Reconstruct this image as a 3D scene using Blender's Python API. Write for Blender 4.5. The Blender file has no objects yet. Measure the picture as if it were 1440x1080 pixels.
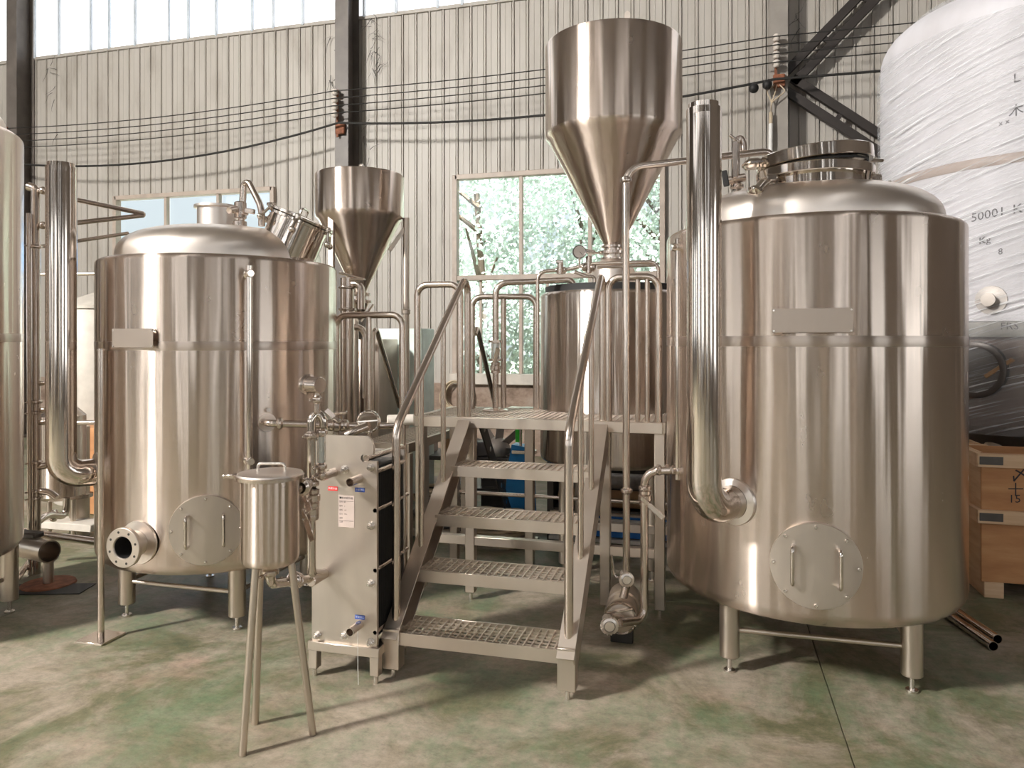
import bpy, math, random
from mathutils import Vector, Matrix, Quaternion
random.seed(7)
S = bpy.context.scene
COL = S.collection
PI = math.pi
V = Vector

# ---------------------------------------------------------------- camera
FPX = 1040.0; HZ = 480.0; EYE = 1.6
YAW = math.atan(0.27)
cy_, sy_ = math.cos(YAW), math.sin(YAW)
cam_d = bpy.data.cameras.new('camera'); cam = bpy.data.objects.new('camera', cam_d); COL.objects.link(cam)
cam.location = (0, 0, EYE); cam.rotation_euler = (PI/2, 0, YAW)
cam_d.sensor_fit = 'HORIZONTAL'; cam_d.sensor_width = 36.0; cam_d.lens = 36.0*FPX/1440.0
cam_d.shift_y = (HZ-540.0)/1440.0
cam_d.clip_start = 0.05; cam_d.clip_end = 300
S.camera = cam

# ---------------------------------------------------------------- world, light, exposure
w = bpy.data.worlds.new('sky'); S.world = w; w.use_nodes = True
nt = w.node_tree; bg = nt.nodes['Background']
sky = nt.nodes.new('ShaderNodeTexSky'); sky.sky_type = 'NISHITA'
sky.sun_elevation = math.radians(50); sky.sun_rotation = math.radians(200); sky.sun_disc = False
sky.air_density = 1.5; sky.dust_density = 6.0
mx = nt.nodes.new('ShaderNodeMixRGB'); mx.inputs[0].default_value = 0.75
mx.inputs[2].default_value = (8.0, 8.3, 8.6, 1)
nt.links.new(sky.outputs[0], mx.inputs[1]); nt.links.new(mx.outputs[0], bg.inputs[0])
bg.inputs[1].default_value = 0.17
S.view_settings.view_transform = 'Standard'
S.view_settings.look = 'None'
S.view_settings.gamma = 1.0
S.view_settings.use_curve_mapping = False
S.view_settings.exposure = -0.2

def area(name, loc, rot, sx, sy, power, col=(1, 0.97, 0.93)):
    d = bpy.data.lights.new(name, 'AREA'); d.shape = 'RECTANGLE'; d.size = sx; d.size_y = sy
    d.energy = power; d.color = col
    o = bpy.data.objects.new(name, d); COL.objects.link(o); o.location = loc; o.rotation_euler = rot
    return o
def aim(o, tgt):
    o.rotation_euler = (V(tgt)-o.location).to_track_quat('-Z', 'Y').to_euler()
# key lamp added under the roof to cast the shadows; area lamps at the skylights
KEY = 3400; ROOF = 30
k = area('daylight_skylight_shaft', (-9.0, -4.2, 8.0), (0, 0, 0), 1.0, 1.4, KEY, (1, 0.97, 0.92)); aim(k, (-1.2, 3.4, 1.0))
for lx in (-9.0, -3.0, 3.0):
    area('daylight_skylight', (lx, -3.5, 8.35), (0, 0, 0), 1.0, 8.0, ROOF, (1, 0.98, 0.96))
sun = bpy.data.lights.new('sun', 'SUN'); sun.energy = 42.0; sun.angle = math.radians(3); sun.color = (1, 0.96, 0.9)
so = bpy.data.objects.new('sun', sun); COL.objects.link(so); so.location = (0, 40, 30)
so.rotation_euler = V((0.2, 0.35, -0.9)).to_track_quat('-Z', 'Y').to_euler()

# ---------------------------------------------------------------- pixel helpers (real rays from the eye)
def camp(a, Z, z): return V((cy_*a - sy_*Z, sy_*a + cy_*Z, z))
def C(px, py, Z):
    return camp((px-720)*Z/FPX, Z, EYE-(py-HZ)*Z/FPX)
def PZ(px, py, z=0.0):
    return C(px, py, (EYE-z)*FPX/(py-HZ))
def PY(px, py, y):
    s = (px-720)/FPX
    return C(px, py, y/(cy_+sy_*s))

# ---------------------------------------------------------------- materials
def newmat(name):
    m = bpy.data.materials.new(name); m.use_nodes = True
    n = m.node_tree.nodes; l = m.node_tree.links
    return m, n, l, n['Principled BSDF']
def ramp(n, stops):
    r = n.new('ShaderNodeValToRGB')
    e = r.color_ramp.elements
    while len(e) < len(stops): e.new(0.5)
    for i, (p, c) in enumerate(stops):
        e[i].position = p; e[i].color = (*c, 1)
    return r
def noise(n, l, coord, scale, vec=(1, 1, 1), detail=4, rough=0.5, rot=(0, 0, 0)):
    mp = n.new('ShaderNodeMapping'); mp.inputs['Scale'].default_value = vec; mp.inputs['Rotation'].default_value = rot
    t = n.new('ShaderNodeTexNoise'); t.inputs['Scale'].default_value = scale
    t.inputs['Detail'].default_value = detail; t.inputs['Roughness'].default_value = rough
    l.new(coord, mp.inputs[0]); l.new(mp.outputs[0], t.inputs[0])
    return t
def plain(name, col, rough=0.6, metal=0.0, var=0.12, scale=8, vec=(1, 1, 1), bump=0.0, **kw):
    m, n, l, b = newmat(name)
    tc = n.new('ShaderNodeTexCoord')
    t = noise(n, l, tc.outputs['Object'], scale, vec)
    c0 = tuple(max(0, c*(1-var)) for c in col); c1 = tuple(min(1, c*(1+var)) for c in col)
    r = ramp(n, [(0.3, c0), (0.7, c1)])
    l.new(t.outputs[0], r.inputs[0]); l.new(r.outputs[0], b.inputs['Base Color'])
    b.inputs['Roughness'].default_value = rough; b.inputs['Metallic'].default_value = metal
    if bump:
        bp = n.new('ShaderNodeBump'); bp.inputs['Strength'].default_value = bump; bp.inputs['Distance'].default_value = 0.01
        l.new(t.outputs[0], bp.inputs['Height']); l.new(bp.outputs[0], b.inputs['Normal'])
    for k_, v_ in kw.items(): b.inputs[k_].default_value = v_
    return m
def steel(name, col=(0.72, 0.655, 0.60), rough=0.28, aniso=0.0, wav=0.0, wscale=5.0, var=0.06, blot=0.0):
    m, n, l, b = newmat(name)
    tc = n.new('ShaderNodeTexCoord')
    t = noise(n, l, tc.outputs['Object'], 3.0, (1, 1, 0.25), 5)
    r = ramp(n, [(0.3, tuple(c*(1-var) for c in col)), (0.7, tuple(min(1, c*(1+var)) for c in col))])
    l.new(t.outputs[0], r.inputs[0]); l.new(r.outputs[0], b.inputs['Base Color'])
    b.inputs['Metallic'].default_value = 1.0
    t2 = noise(n, l, tc.outputs['Object'], 9.0, (1, 1, 0.6), 4)
    mr = n.new('ShaderNodeMapRange'); mr.inputs[3].default_value = rough*0.85; mr.inputs[4].default_value = rough*1.2
    l.new(t2.outputs[0], mr.inputs[0]); l.new(mr.outputs[0], b.inputs['Roughness'])
    if aniso:
        b.inputs['Anisotropic'].default_value = aniso
        tg = n.new('ShaderNodeTangent'); tg.direction_type = 'RADIAL'; tg.axis = 'Z'
        b.inputs['Anisotropic Rotation'].default_value = 0.25
        l.new(tg.outputs[0], b.inputs['Tangent'])
    if wav:
        t3 = noise(n, l, tc.outputs['Object'], wscale, (1, 1, 0.10), 2, 0.4)
        t4 = noise(n, l, tc.outputs['Object'], wscale*3, (1, 1, 0.02), 2, 0.5)
        ad = n.new('ShaderNodeMath'); ad.operation = 'MULTIPLY_ADD'; ad.inputs[1].default_value = 0.16
        l.new(t4.outputs[0], ad.inputs[0]); l.new(t3.outputs[0], ad.inputs[2])
        bp = n.new('ShaderNodeBump'); bp.inputs['Strength'].default_value = 1.0; bp.inputs['Distance'].default_value = wav
        l.new(ad.outputs[0], bp.inputs['Height']); l.new(bp.outputs[0], b.inputs['Normal'])
    return m
M = {}
M['shell'] = steel('brushed_tank_steel', (0.67, 0.565, 0.49), rough=0.25, aniso=1.0, wav=0.018, wscale=4.0)
M['shell_dark'] = steel('brushed_tank_steel_aged', (0.66, 0.59, 0.535), 0.24, 1.0, 0.02, 7.0)
M['dome'] = steel('satin_dome_steel', (0.86, 0.78, 0.715), 0.34)
M['polish'] = steel('polished_steel', (0.70, 0.63, 0.57), 0.10, 0.0, 0.0015, 14)
M['pipe'] = steel('satin_pipe_steel', (0.66, 0.575, 0.515), 0.20)
M['rail'] = steel('brushed_rail_steel', (0.70, 0.61, 0.54), 0.22)
M['frame'] = steel('brushed_box_steel', (0.64, 0.56, 0.485), 0.38, var=0.10)
M['plate'] = steel('satin_plate_steel', (0.60, 0.53, 0.47), 0.36, var=0.18)
M['leg'] = steel('leg_steel', (0.62, 0.54, 0.46), 0.34, var=0.10)
M['label_plate'] = steel('nameplate_steel', (0.40, 0.335, 0.285), 0.38)
M['weld'] = steel('ground_weld_steel', (0.62, 0.525, 0.46), 0.30, 1.0)
M['bolt'] = steel('bolt_steel', (0.75, 0.70, 0.65), 0.25)
M['grate'] = steel('grating_steel', (0.78, 0.69, 0.61), 0.45)
M['column'] = plain('grey_column_paint', (0.14, 0.12, 0.105), 0.45, var=0.2, scale=4)
M['winframe'] = plain('beige_window_paint', (0.44, 0.36, 0.30), 0.5)
M['column_pale'] = plain('pale_column_paint', (0.30, 0.27, 0.24), 0.5, var=0.15, scale=4)
M['brace'] = plain('dark_brace_paint', (0.035, 0.028, 0.025), 0.45)
M['black'] = plain('black_rubber', (0.012, 0.011, 0.011), 0.6)
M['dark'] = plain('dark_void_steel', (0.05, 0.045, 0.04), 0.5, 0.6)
M['rubber_plate'] = plain('gasket_pack', (0.02, 0.018, 0.016), 0.55)
M['wire'] = plain('black_cable', (0.02, 0.018, 0.016), 0.6)
M['ceramic'] = plain('white_ceramic', (0.62, 0.56, 0.50), 0.35)
M['rust'] = plain('rusty_iron', (0.22, 0.08, 0.04), 0.8, var=0.4, scale=20)
M['white'] = plain('white_plastic', (0.75, 0.73, 0.70), 0.45)
M['cream'] = plain('cream_plastic', (0.54, 0.49, 0.43), 0.5)
M['green'] = plain('green_tape', (0.05, 0.62, 0.05), 0.5)
M['blue'] = plain('blue_paint', (0.02, 0.24, 0.62), 0.4)
M['deepblue'] = plain('deep_blue_paint', (0.015, 0.16, 0.55), 0.4)
M['cabinet'] = plain('pale_green_enamel', (0.70, 0.80, 0.75), 0.4)
M['cardboard'] = plain('brown_cardboard', (0.34, 0.20, 0.10), 0.8)
M['wood'] = None
M['seam'] = plain('bluish_sheet_seam', (0.55, 0.60, 0.66), 0.5)
M['brownwall'] = plain('brown_block_wall', (0.13, 0.108, 0.09), 0.8, scale=3)  # unseen walls, toned dark for contrast in the steel reflections
M['ceil'] = plain('dusty_roof_sheet', (0.40, 0.36, 0.33), 0.8, scale=3)
M['red'] = plain('red_sticker', (0.70, 0.02, 0.02), 0.5)
M['bluest'] = plain('blue_sticker', (0.02, 0.08, 0.42), 0.5)
M['ink'] = plain('dark_ink', (0.03, 0.025, 0.03), 0.7)
M['inkw'] = plain('white_print', (0.9, 0.9, 0.9), 0.6)
M['paper'] = plain('aged_label_paper', (0.52, 0.42, 0.37), 0.7)
M['hose'] = plain('tan_hose', (0.50, 0.40, 0.28), 0.6)
M['leaf'] = plain('leaf_green', (0.62, 0.70, 0.64), 0.6, var=0.35, scale=2)
M['bark'] = plain('bark', (0.14, 0.10, 0.07), 0.9)
M['outground'] = plain('outside_ground', (0.30, 0.32, 0.24), 0.9, scale=1)
M['blueroof'] = plain('blue_metal_roof', (0.12, 0.32, 0.68), 0.5)
M['darkmetal'] = plain('dark_grey_metal', (0.10, 0.09, 0.085), 0.4, 0.7)
M['fan'] = plain('dull_cast_metal', (0.38, 0.34, 0.31), 0.5, 0.6)
M['film_cloth'] = plain('grey_plastic_bundle', (0.25, 0.23, 0.22), 0.35, scale=15, var=0.4)

m, n, l, b = newmat('plywood'); M['wood'] = m
tc = n.new('ShaderNodeTexCoord')
t = noise(n, l, tc.outputs['Object'], 2.2, (1, 1, 5.0), 6, 0.6)
r = ramp(n, [(0.25, (0.34, 0.14, 0.05)), (0.55, (0.48, 0.23, 0.095)), (0.8, (0.58, 0.32, 0.15))])
l.new(t.outputs[0], r.inputs[0]); l.new(r.outputs[0], b.inputs['Base Color']); b.inputs['Roughness'].default_value = 0.6
m, n, l, b = newmat('pale_pine'); M['pine'] = m
tc = n.new('ShaderNodeTexCoord')
t = noise(n, l, tc.outputs['Object'], 3, (0.6, 1, 8.0), 5, 0.6)
r = ramp(n, [(0.25, (0.55, 0.34, 0.19)), (0.75, (0.74, 0.54, 0.36))])
l.new(t.outputs[0], r.inputs[0]); l.new(r.outputs[0], b.inputs['Base Color']); b.inputs['Roughness'].default_value = 0.65

# wall sheet metal
m, n, l, b = newmat('cream_wall_sheet'); M['sheet'] = m
gp = n.new('ShaderNodeNewGeometry')
t = noise(n, l, gp.outputs['Position'], 1.6, (1.2, 1, 0.35), 8, 0.65)
r = ramp(n, [(0.28, (0.32, 0.285, 0.245)), (0.48, (0.445, 0.41, 0.368)), (0.8, (0.50, 0.465, 0.425))])
t2 = noise(n, l, gp.outputs['Position'], 14, (1, 1, 0.08), 3, 0.6)
mm = n.new('ShaderNodeMixRGB'); mm.blend_type = 'MULTIPLY'; mm.inputs[0].default_value = 0.14
r2 = ramp(n, [(0.3, (0.75, 0.72, 0.68)), (0.6, (1, 1, 1))])
l.new(t.outputs[0], r.inputs[0]); l.new(t2.outputs[0], r2.inputs[0])
l.new(r.outputs[0], mm.inputs[1]); l.new(r2.outputs[0], mm.inputs[2]); l.new(mm.outputs[0], b.inputs['Base Color'])
b.inputs['Roughness'].default_value = 0.5
# translucent daylight sheet (daylight shining through it)
m, n, l, b = newmat('translucent_daylight_sheet'); M['daylight'] = m
b.inputs['Base Color'].default_value = (0.8, 0.82, 0.84, 1); b.inputs['Roughness'].default_value = 0.5
gp = n.new('ShaderNodeNewGeometry'); t = noise(n, l, gp.outputs['Position'], 2.5, (1, 1, 0.2), 4)
r = ramp(n, [(0.3, (0.85, 0.90, 1.0)), (0.6, (1, 1, 1))]); l.new(t.outputs[0], r.inputs[0]); l.new(r.outputs[0], b.inputs['Emission Color'])
b.inputs['Emission Strength'].default_value = 1.15
m, n, l, b = newmat('bright_window_daylight'); M['winlight'] = m  # glow of the added panes and strips that the steel reflects
b.inputs['Base Color'].default_value = (0.8, 0.85, 0.9, 1)
b.inputs['Emission Color'].default_value = (0.92, 0.97, 1, 1); b.inputs['Emission Strength'].default_value = 2.7
# stained plaster plinth
m, n, l, b = newmat('stained_plaster'); M['plinth'] = m
gp = n.new('ShaderNodeNewGeometry'); t = noise(n, l, gp.outputs['Position'], 2.5, (1, 1, 1.4), 9, 0.7)
r = ramp(n, [(0.3, (0.10, 0.06, 0.04)), (0.5, (0.30, 0.22, 0.17)), (0.7, (0.42, 0.35, 0.29))])
l.new(t.outputs[0], r.inputs[0]); l.new(r.outputs[0], b.inputs['Base Color']); b.inputs['Roughness'].default_value = 0.9
# window glass
m, n, l, b = newmat('window_glass'); M['glass'] = m
n.remove(b); out = n['Material Output']
tr = n.new('ShaderNodeBsdfTransparent'); tr.inputs[0].default_value = (0.93, 0.97, 0.98, 1)
gl = n.new('ShaderNodeBsdfGlossy'); gl.inputs['Roughness'].default_value = 0.05
ms = n.new('ShaderNodeMixShader'); ms.inputs[0].default_value = 0.07
l.new(tr.outputs[0], ms.inputs[1]); l.new(gl.outputs[0], ms.inputs[2]); l.new(ms.outputs[0], out.inputs[0])
# floor
m, n, l, b = newmat('worn_green_concrete'); M['floor'] = m
gp = n.new('ShaderNodeNewGeometry')
t = noise(n, l, gp.outputs['Position'], 1.25, (1, 1, 1), 12, 0.74); t.inputs['Distortion'].default_value = 0.6
r = ramp(n, [(0.34, (0.085, 0.088, 0.045)), (0.43, (0.145, 0.135, 0.075)), (0.49, (0.225, 0.19, 0.135)), (0.58, (0.33, 0.275, 0.215)), (0.75, (0.22, 0.19, 0.15))])
l.new(t.outputs[0], r.inputs[0])
t2 = noise(n, l, gp.outputs['Position'], 1.5, (1.3, 0.8, 1), 12, 0.8)
r2 = ramp(n, [(0.47, (0, 0, 0)), (0.62, (1, 1, 1))]); l.new(t2.outputs[0], r2.inputs[0])
mg = n.new('ShaderNodeMixRGB'); mg.inputs[2].default_value = (0.12, 0.185, 0.10, 1)
mu = n.new('ShaderNodeMath'); mu.operation = 'MULTIPLY'; mu.inputs[1].default_value = 0.7
l.new(r2.outputs[0], mu.inputs[0]); l.new(mu.outputs[0], mg.inputs[0]); l.new(r.outputs[0], mg.inputs[1])
t3 = noise(n, l, gp.outputs['Position'], 1.7, (1, 1.6, 1), 5, 0.6)
r3 = ramp(n, [(0.56, (0, 0, 0)), (0.72, (1, 1, 1))]); l.new(t3.outputs[0], r3.inputs[0])
mp_ = n.new('ShaderNodeMixRGB'); mp_.inputs[2].default_value = (0.36, 0.25, 0.195, 1)
mu3 = n.new('ShaderNodeMath'); mu3.operation = 'MULTIPLY'; mu3.inputs[1].default_value = 0.65
l.new(r3.outputs[0], mu3.inputs[0]); l.new(mu3.outputs[0], mp_.inputs[0]); l.new(mg.outputs[0], mp_.inputs[1])
t5 = noise(n, l, gp.outputs['Position'], 14, (1, 1.3, 1), 10, 0.85)
r5 = ramp(n, [(0.32, (0.45, 0.45, 0.43)), (0.5, (0.92, 0.92, 0.92)), (0.66, (1.22, 1.2, 1.18))]); l.new(t5.outputs[0], r5.inputs[0])
m5 = n.new('ShaderNodeMixRGB'); m5.blend_type = 'MULTIPLY'; m5.inputs[0].default_value = 0.8
l.new(mp_.outputs[0], m5.inputs[1]); l.new(r5.outputs[0], m5.inputs[2])
l.new(m5.outputs[0], b.inputs['Base Color'])
mr = n.new('ShaderNodeMapRange'); mr.inputs[3].default_value = 0.35; mr.inputs[4].default_value = 0.75
l.new(t.outputs[0], mr.inputs[0]); l.new(mr.outputs[0], b.inputs['Roughness'])
bp = n.new('ShaderNodeBump'); bp.inputs['Strength'].default_value = 0.25; bp.inputs['Distance'].default_value = 0.004
l.new(t5.outputs[0], bp.inputs['Height']); l.new(bp.outputs[0], b.inputs['Normal'])
# white protective foil on the wrapped tank
m, n, l, b = newmat('white_protective_foil'); M['foil'] = m
gp = n.new('ShaderNodeNewGeometry'); t = noise(n, l, gp.outputs['Position'], 3, (1, 1, 0.5), 5)
r = ramp(n, [(0.3, (0.50, 0.48, 0.50)), (0.7, (0.62, 0.60, 0.635))]); l.new(t.outputs[0], r.inputs[0]); l.new(r.outputs[0], b.inputs['Base Color'])
b.inputs['Roughness'].default_value = 0.55
# stretch film: clear and shiny, with tight slanting wrinkles
m, n, l, b = newmat('clear_stretch_film'); M['film'] = m
out = n['Material Output']; gp = n.new('ShaderNodeTexCoord')
t = noise(n, l, gp.outputs['UV'], 1.0, (1.1, 42, 1), 7, 0.62, (0, 0, 0.0))
r = ramp(n, [(0.48, (0, 0, 0)), (0.57, (0.18, 0.18, 0.18)), (0.66, (1, 1, 1))]); l.new(t.outputs[0], r.inputs[0])
bp = n.new('ShaderNodeBump'); bp.inputs['Strength'].default_value = 1.0; bp.inputs['Distance'].default_value = 0.035
l.new(t.outputs[0], bp.inputs['Height']); l.new(bp.outputs[0], b.inputs['Normal'])
b.inputs['Base Color'].default_value = (0.90, 0.90, 0.92, 1); b.inputs['Roughness'].default_value = 0.34
b.inputs['Specular IOR Level'].default_value = 0.8
tr = n.new('ShaderNodeBsdfTransparent'); ms = n.new('ShaderNodeMixShader')
mr = n.new('ShaderNodeMapRange'); mr.inputs[3].default_value = 0.16; mr.inputs[4].default_value = 0.92
l.new(r.outputs[0], mr.inputs[0]); l.new(mr.outputs[0], ms.inputs[0])
l.new(tr.outputs[0], ms.inputs[1]); l.new(b.outputs[0], ms.inputs[2]); l.new(ms.outputs[0], out.inputs[0])
# sight glass tube
m, n, l, b = newmat('sight_glass'); M['sight'] = m
b.inputs['Base Color'].default_value = (0.75, 0.80, 0.78, 1); b.inputs['Roughness'].default_value = 0.05
b.inputs['Transmission Weight'].default_value = 0.6; b.inputs['IOR'].default_value = 1.3

# ---------------------------------------------------------------- mesh builder
def frame_from(d):
    d = V(d).normalized()
    up = V((0, 0, 1)) if abs(d.z) < 0.95 else V((1, 0, 0))
    x = up.cross(d).normalized(); y = d.cross(x).normalized()
    return x, y, d
class MB:
    def __init__(s): s.v = []; s.f = []
    def add(s, vs, fs):
        o = len(s.v); s.v += [V(p) for p in vs]; s.f += [tuple(i+o for i in f) for f in fs]; return s
    def box(s, c, size, rz=0.0, bev=0.0, rot=None):
        c = V(c); hx, hy, hz = size[0]/2, size[1]/2, size[2]/2
        R = rot if rot is not None else Matrix.Rotation(rz, 3, 'Z')
        if bev <= 0:
            vs = [(x, y, z) for x in (-hx, hx) for y in (-hy, hy) for z in (-hz, hz)]
            fs = [(0, 1, 3, 2), (4, 6, 7, 5), (0, 4, 5, 1), (2, 3, 7, 6), (0, 2, 6, 4), (1, 5, 7, 3)]
        else:
            bev = min(bev, hx*.9, hy*.9, hz*.9)
            vs = []; idx = {}
            for sx in (-1, 1):
                for sy in (-1, 1):
                    for sz in (-1, 1):
                        for a in range(3):
                            p = [sx*(hx-bev), sy*(hy-bev), sz*(hz-bev)]
                            p[a] = (sx*hx, sy*hy, sz*hz)[a]
                            idx[(sx, sy, sz, a)] = len(vs); vs.append(tuple(p))
            fs = []
            sg = (-1, 1)
            for a in range(3):
                b_, c_ = [(1, 2), (2, 0), (0, 1)][a]
                for sa in sg:
                    q = []
                    for (sb, sc) in ((-1, -1), (1, -1), (1, 1), (-1, 1)):
                        k_ = [0, 0, 0]; k_[a] = sa; k_[b_] = sb; k_[c_] = sc
                        q.append(idx[(*k_, a)])
                    fs.append(tuple(q if sa > 0 else q[::-1]))
            for a in range(3):          # edges parallel to axis a
                b_, c_ = [(1, 2), (2, 0), (0, 1)][a]
                for sb in sg:
                    for sc in sg:
                        k0 = [0, 0, 0]; k0[b_] = sb; k0[c_] = sc
                        k1 = list(k0); k0[a] = -1; k1[a] = 1
                        q = [idx[(*k0, b_)], idx[(*k1, b_)], idx[(*k1, c_)], idx[(*k0, c_)]]
                        fs.append(tuple(q if sb*sc < 0 else q[::-1]))
            for sx in sg:
                for sy in sg:
                    for sz in sg:
                        q = [idx[(sx, sy, sz, a)] for a in range(3)]
                        fs.append(tuple(q if sx*sy*sz > 0 else q[::-1]))
        return s.add([c + R @ V(p) for p in vs], fs)
    def beam(s, p0, p1, w_, h_, up=(0, 0, 1), bev=0.0):
        p0 = V(p0); p1 = V(p1); d = (p1-p0); L = d.length; d.normalize()
        up = V(up); 
        if abs(d.dot(up)) > 0.97: up = V((0, 1, 0))
        x = d.cross(up).normalized(); z = x.cross(d).normalized()
        R = Matrix((x, d, z)).transposed()
        return s.box((p0+p1)/2, (w_, L, h_), rot=R, bev=bev)
    def lathe(s, prof, o=(0, 0, 0), ax=(0, 0, 1), seg=32, a0=0.0, a1=2*PI):
        o = V(o); x, y, d = frame_from(ax); vs = []; fs = []
        full = abs(a1-a0-2*PI) < 1e-6
        nc = seg if full else seg+1
        rings = []
        for (r_, z_) in prof:
            if r_ < 1e-6: rings.append([len(vs)]); vs.append(o+d*z_)
            else:
                ring = []
                for i in range(nc):
                    a = a0+(a1-a0)*i/seg
                    ring.append(len(vs)); vs.append(o+d*z_+x*(r_*math.cos(a))+y*(r_*math.sin(a)))
                rings.append(ring)
        for A, B in zip(rings[:-1], rings[1:]):
            if len(A) == 1 and len(B) == 1: continue
            for i in range(seg):
                j = (i+1) % nc if full else i+1
                if len(A) == 1: fs.append((A[0], B[j], B[i]))
                elif len(B) == 1: fs.append((A[i], A[j], B[0]))
                else: fs.append((A[i], A[j], B[j], B[i]))
        return s.add(vs, fs)
    def cyl(s, p0, p1, r_, seg=16, bev=0.0):
        p0 = V(p0); p1 = V(p1); L = (p1-p0).length
        if bev: pr = [(0, 0), (r_-bev, 0), (r_, bev), (r_, L-bev), (r_-bev, L), (0, L)]
        else: pr = [(0, 0), (r_, 0), (r_, L), (0, L)]
        return s.lathe(pr, p0, p1-p0, seg)
    def tube(s, pts, r_, fillet=0.06, seg=12, cap=True, fs_=6):
        pts = [V(p) for p in pts]; path = [pts[0]]
        for i in range(1, len(pts)-1):
            a, b_, c_ = pts[i-1], pts[i], pts[i+1]
            u = (a-b_); w_ = (c_-b_)
            fl = min(fillet, u.length*0.49, w_.length*0.49)
            u.normalize(); w_.normalize()
            ang = u.angle(w_)
            if ang > PI-0.02 or fillet <= 0: path.append(b_); continue
            t_ = fl; rad = t_*math.tan(ang/2)
            cdir = (u+w_).normalized(); cen = b_+cdir*(rad/math.sin(ang/2))
            s0 = b_+u*t_-cen; s1 = b_+w_*t_-cen
            tot = s0.angle(s1); axn = s0.cross(s1).normalized()
            for k_ in range(fs_+1):
                path.append(cen+Quaternion(axn, tot*k_/fs_) @ s0)
        path.append(pts[-1])
        # parallel transport
        tans = []
        for i in range(len(path)):
            if i == 0: t_ = path[1]-path[0]
            elif i == len(path)-1: t_ = path[-1]-path[-2]
            else: t_ = (path[i+1]-path[i]).normalized()+(path[i]-path[i-1]).normalized()
            tans.append(t_.normalized())
        x, y, _ = frame_from(tans[0]); vs = []; fs = []
        for i, p in enumerate(path):
            if i:
                q = tans[i-1].rotation_difference(tans[i]); x = q @ x; y = q @ y
            rr = r_(i/(len(path)-1)) if callable(r_) else r_
            for k_ in range(seg):
                a = 2*PI*k_/seg; vs.append(p+x*(rr*math.cos(a))+y*(rr*math.sin(a)))
        for i in range(len(path)-1):
            for k_ in range(seg):
                j = (k_+1) % seg
                fs.append((i*seg+k_, i*seg+j, (i+1)*seg+j, (i+1)*seg+k_))
        if cap:
            fs.append(tuple(range(seg))[::-1]); L = (len(path)-1)*seg; fs.append(tuple(range(L, L+seg)))
        return s.add(vs, fs)
    def prism(s, poly, o, x, y, z):
        """poly in (x,y), extruded along vector z"""
        o = V(o); x = V(x); y = V(y); z = V(z); k_ = len(poly)
        vs = [o+x*p[0]+y*p[1] for p in poly]+[o+x*p[0]+y*p[1]+z for p in poly]
        fs = [tuple(range(k_))[::-1], tuple(range(k_, 2*k_))]+[(i, (i+1) % k_, (i+1) % k_+k_, i+k_) for i in range(k_)]
        return s.add(vs, fs)
    def sphere(s, c, r_, seg=16, rings=10, ax=(0, 0, 1)):
        return s.lathe([(r_*math.sin(PI*i/rings), -r_*math.cos(PI*i/rings)) for i in range(rings+1)], c, ax, seg)
    def mesh(s, name, mat, loc=V((0, 0, 0)), ang=38):
        me = bpy.data.meshes.new(name)
        me.from_pydata([tuple(p-loc) for p in s.v], [], s.f)
        me.materials.append(M[mat] if isinstance(mat, str) else mat)
        me.polygons.foreach_set('use_smooth', [True]*len(me.polygons))
        me.update(); me.set_sharp_from_angle(angle=math.radians(ang))
        return me

WL = {}   # world locations
def setp(o, label=None, cat=None, group=None, kind=None):
    if label: o['label'] = label
    if cat: o['category'] = cat
    if group: o['group'] = group
    if kind: o['kind'] = kind
    return o
def thing(name, loc, label, cat, group=None):
    o = bpy.data.objects.new(name, None); COL.objects.link(o); o.location = loc
    o.empty_display_size = 0.1
    WL[o] = V(loc); return setp(o, label, cat, group)
def part(mb, name, mat, parent=None, loc=None, label=None, cat=None, group=None, kind=None, ang=38):
    if parent is not None:
        wl = WL[parent] if loc is None else V(loc)
    else: wl = V(loc) if loc is not None else V((0, 0, 0))
    me = mb.mesh(name, mat, wl, ang)
    o = bpy.data.objects.new(name, me); COL.objects.link(o)
    if parent is not None:
        o.parent = parent; o.location = wl-WL[parent]
    else: o.location = wl
    WL[o] = wl
    return setp(o, label, cat, group, kind)
def clone(o, delta, parent=None, scale=None, rz=None):
    c = o.copy(); COL.objects.link(c); c.location = V(o.location)+V(delta)
    if parent is not None: c.parent = parent; 
    if scale: c.scale = scale
    if rz is not None: c.rotation_euler.z = rz
    WL[c] = WL[o]+V(delta); return c
def clone_tree(o, delta, label=None, group=None):
    c = clone(o, delta)
    if label: c['label'] = label
    if group: c['group'] = group
    for ch in list(o.children):
        d = ch.copy(); COL.objects.link(d); d.parent = c; WL[d] = WL.get(ch, V((0, 0, 0)))+V(delta)
        for g in list(ch.children):
            e = g.copy(); COL.objects.link(e); e.parent = d
    return c
def text_part(txt, size, o, x, y, mat, parent, name='lettering', bend=None, ext=0.0004, align='CENTER'):
    cu = bpy.data.curves.new(name, 'FONT'); cu.body = txt; cu.size = size; cu.align_x = align; cu.align_y = 'CENTER'
    cu.resolution_u = 2
    tmp = bpy.data.objects.new('tmp_text', cu); COL.objects.link(tmp)
    dg = bpy.context.evaluated_depsgraph_get(); dg.update()
    me0 = bpy.data.meshes.new_from_object(tmp.evaluated_get(dg))
    mb = MB(); vs = []
    for v_ in me0.vertices:
        if bend: vs.append(bend(v_.co.x, v_.co.y))
        else: vs.append(V(o)+V(x)*v_.co.x+V(y)*v_.co.y)
    mb.add(vs, [tuple(p.vertices) for p in me0.polygons])
    bpy.data.objects.remove(tmp); bpy.data.curves.remove(cu); bpy.data.meshes.remove(me0)
    return part(mb, name, mat, parent)

# ================================================================ SETTING
WY = 10.04
X0, X1 = -17.0, 9.5; YF = -9.0; ZT = 8.6
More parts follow.
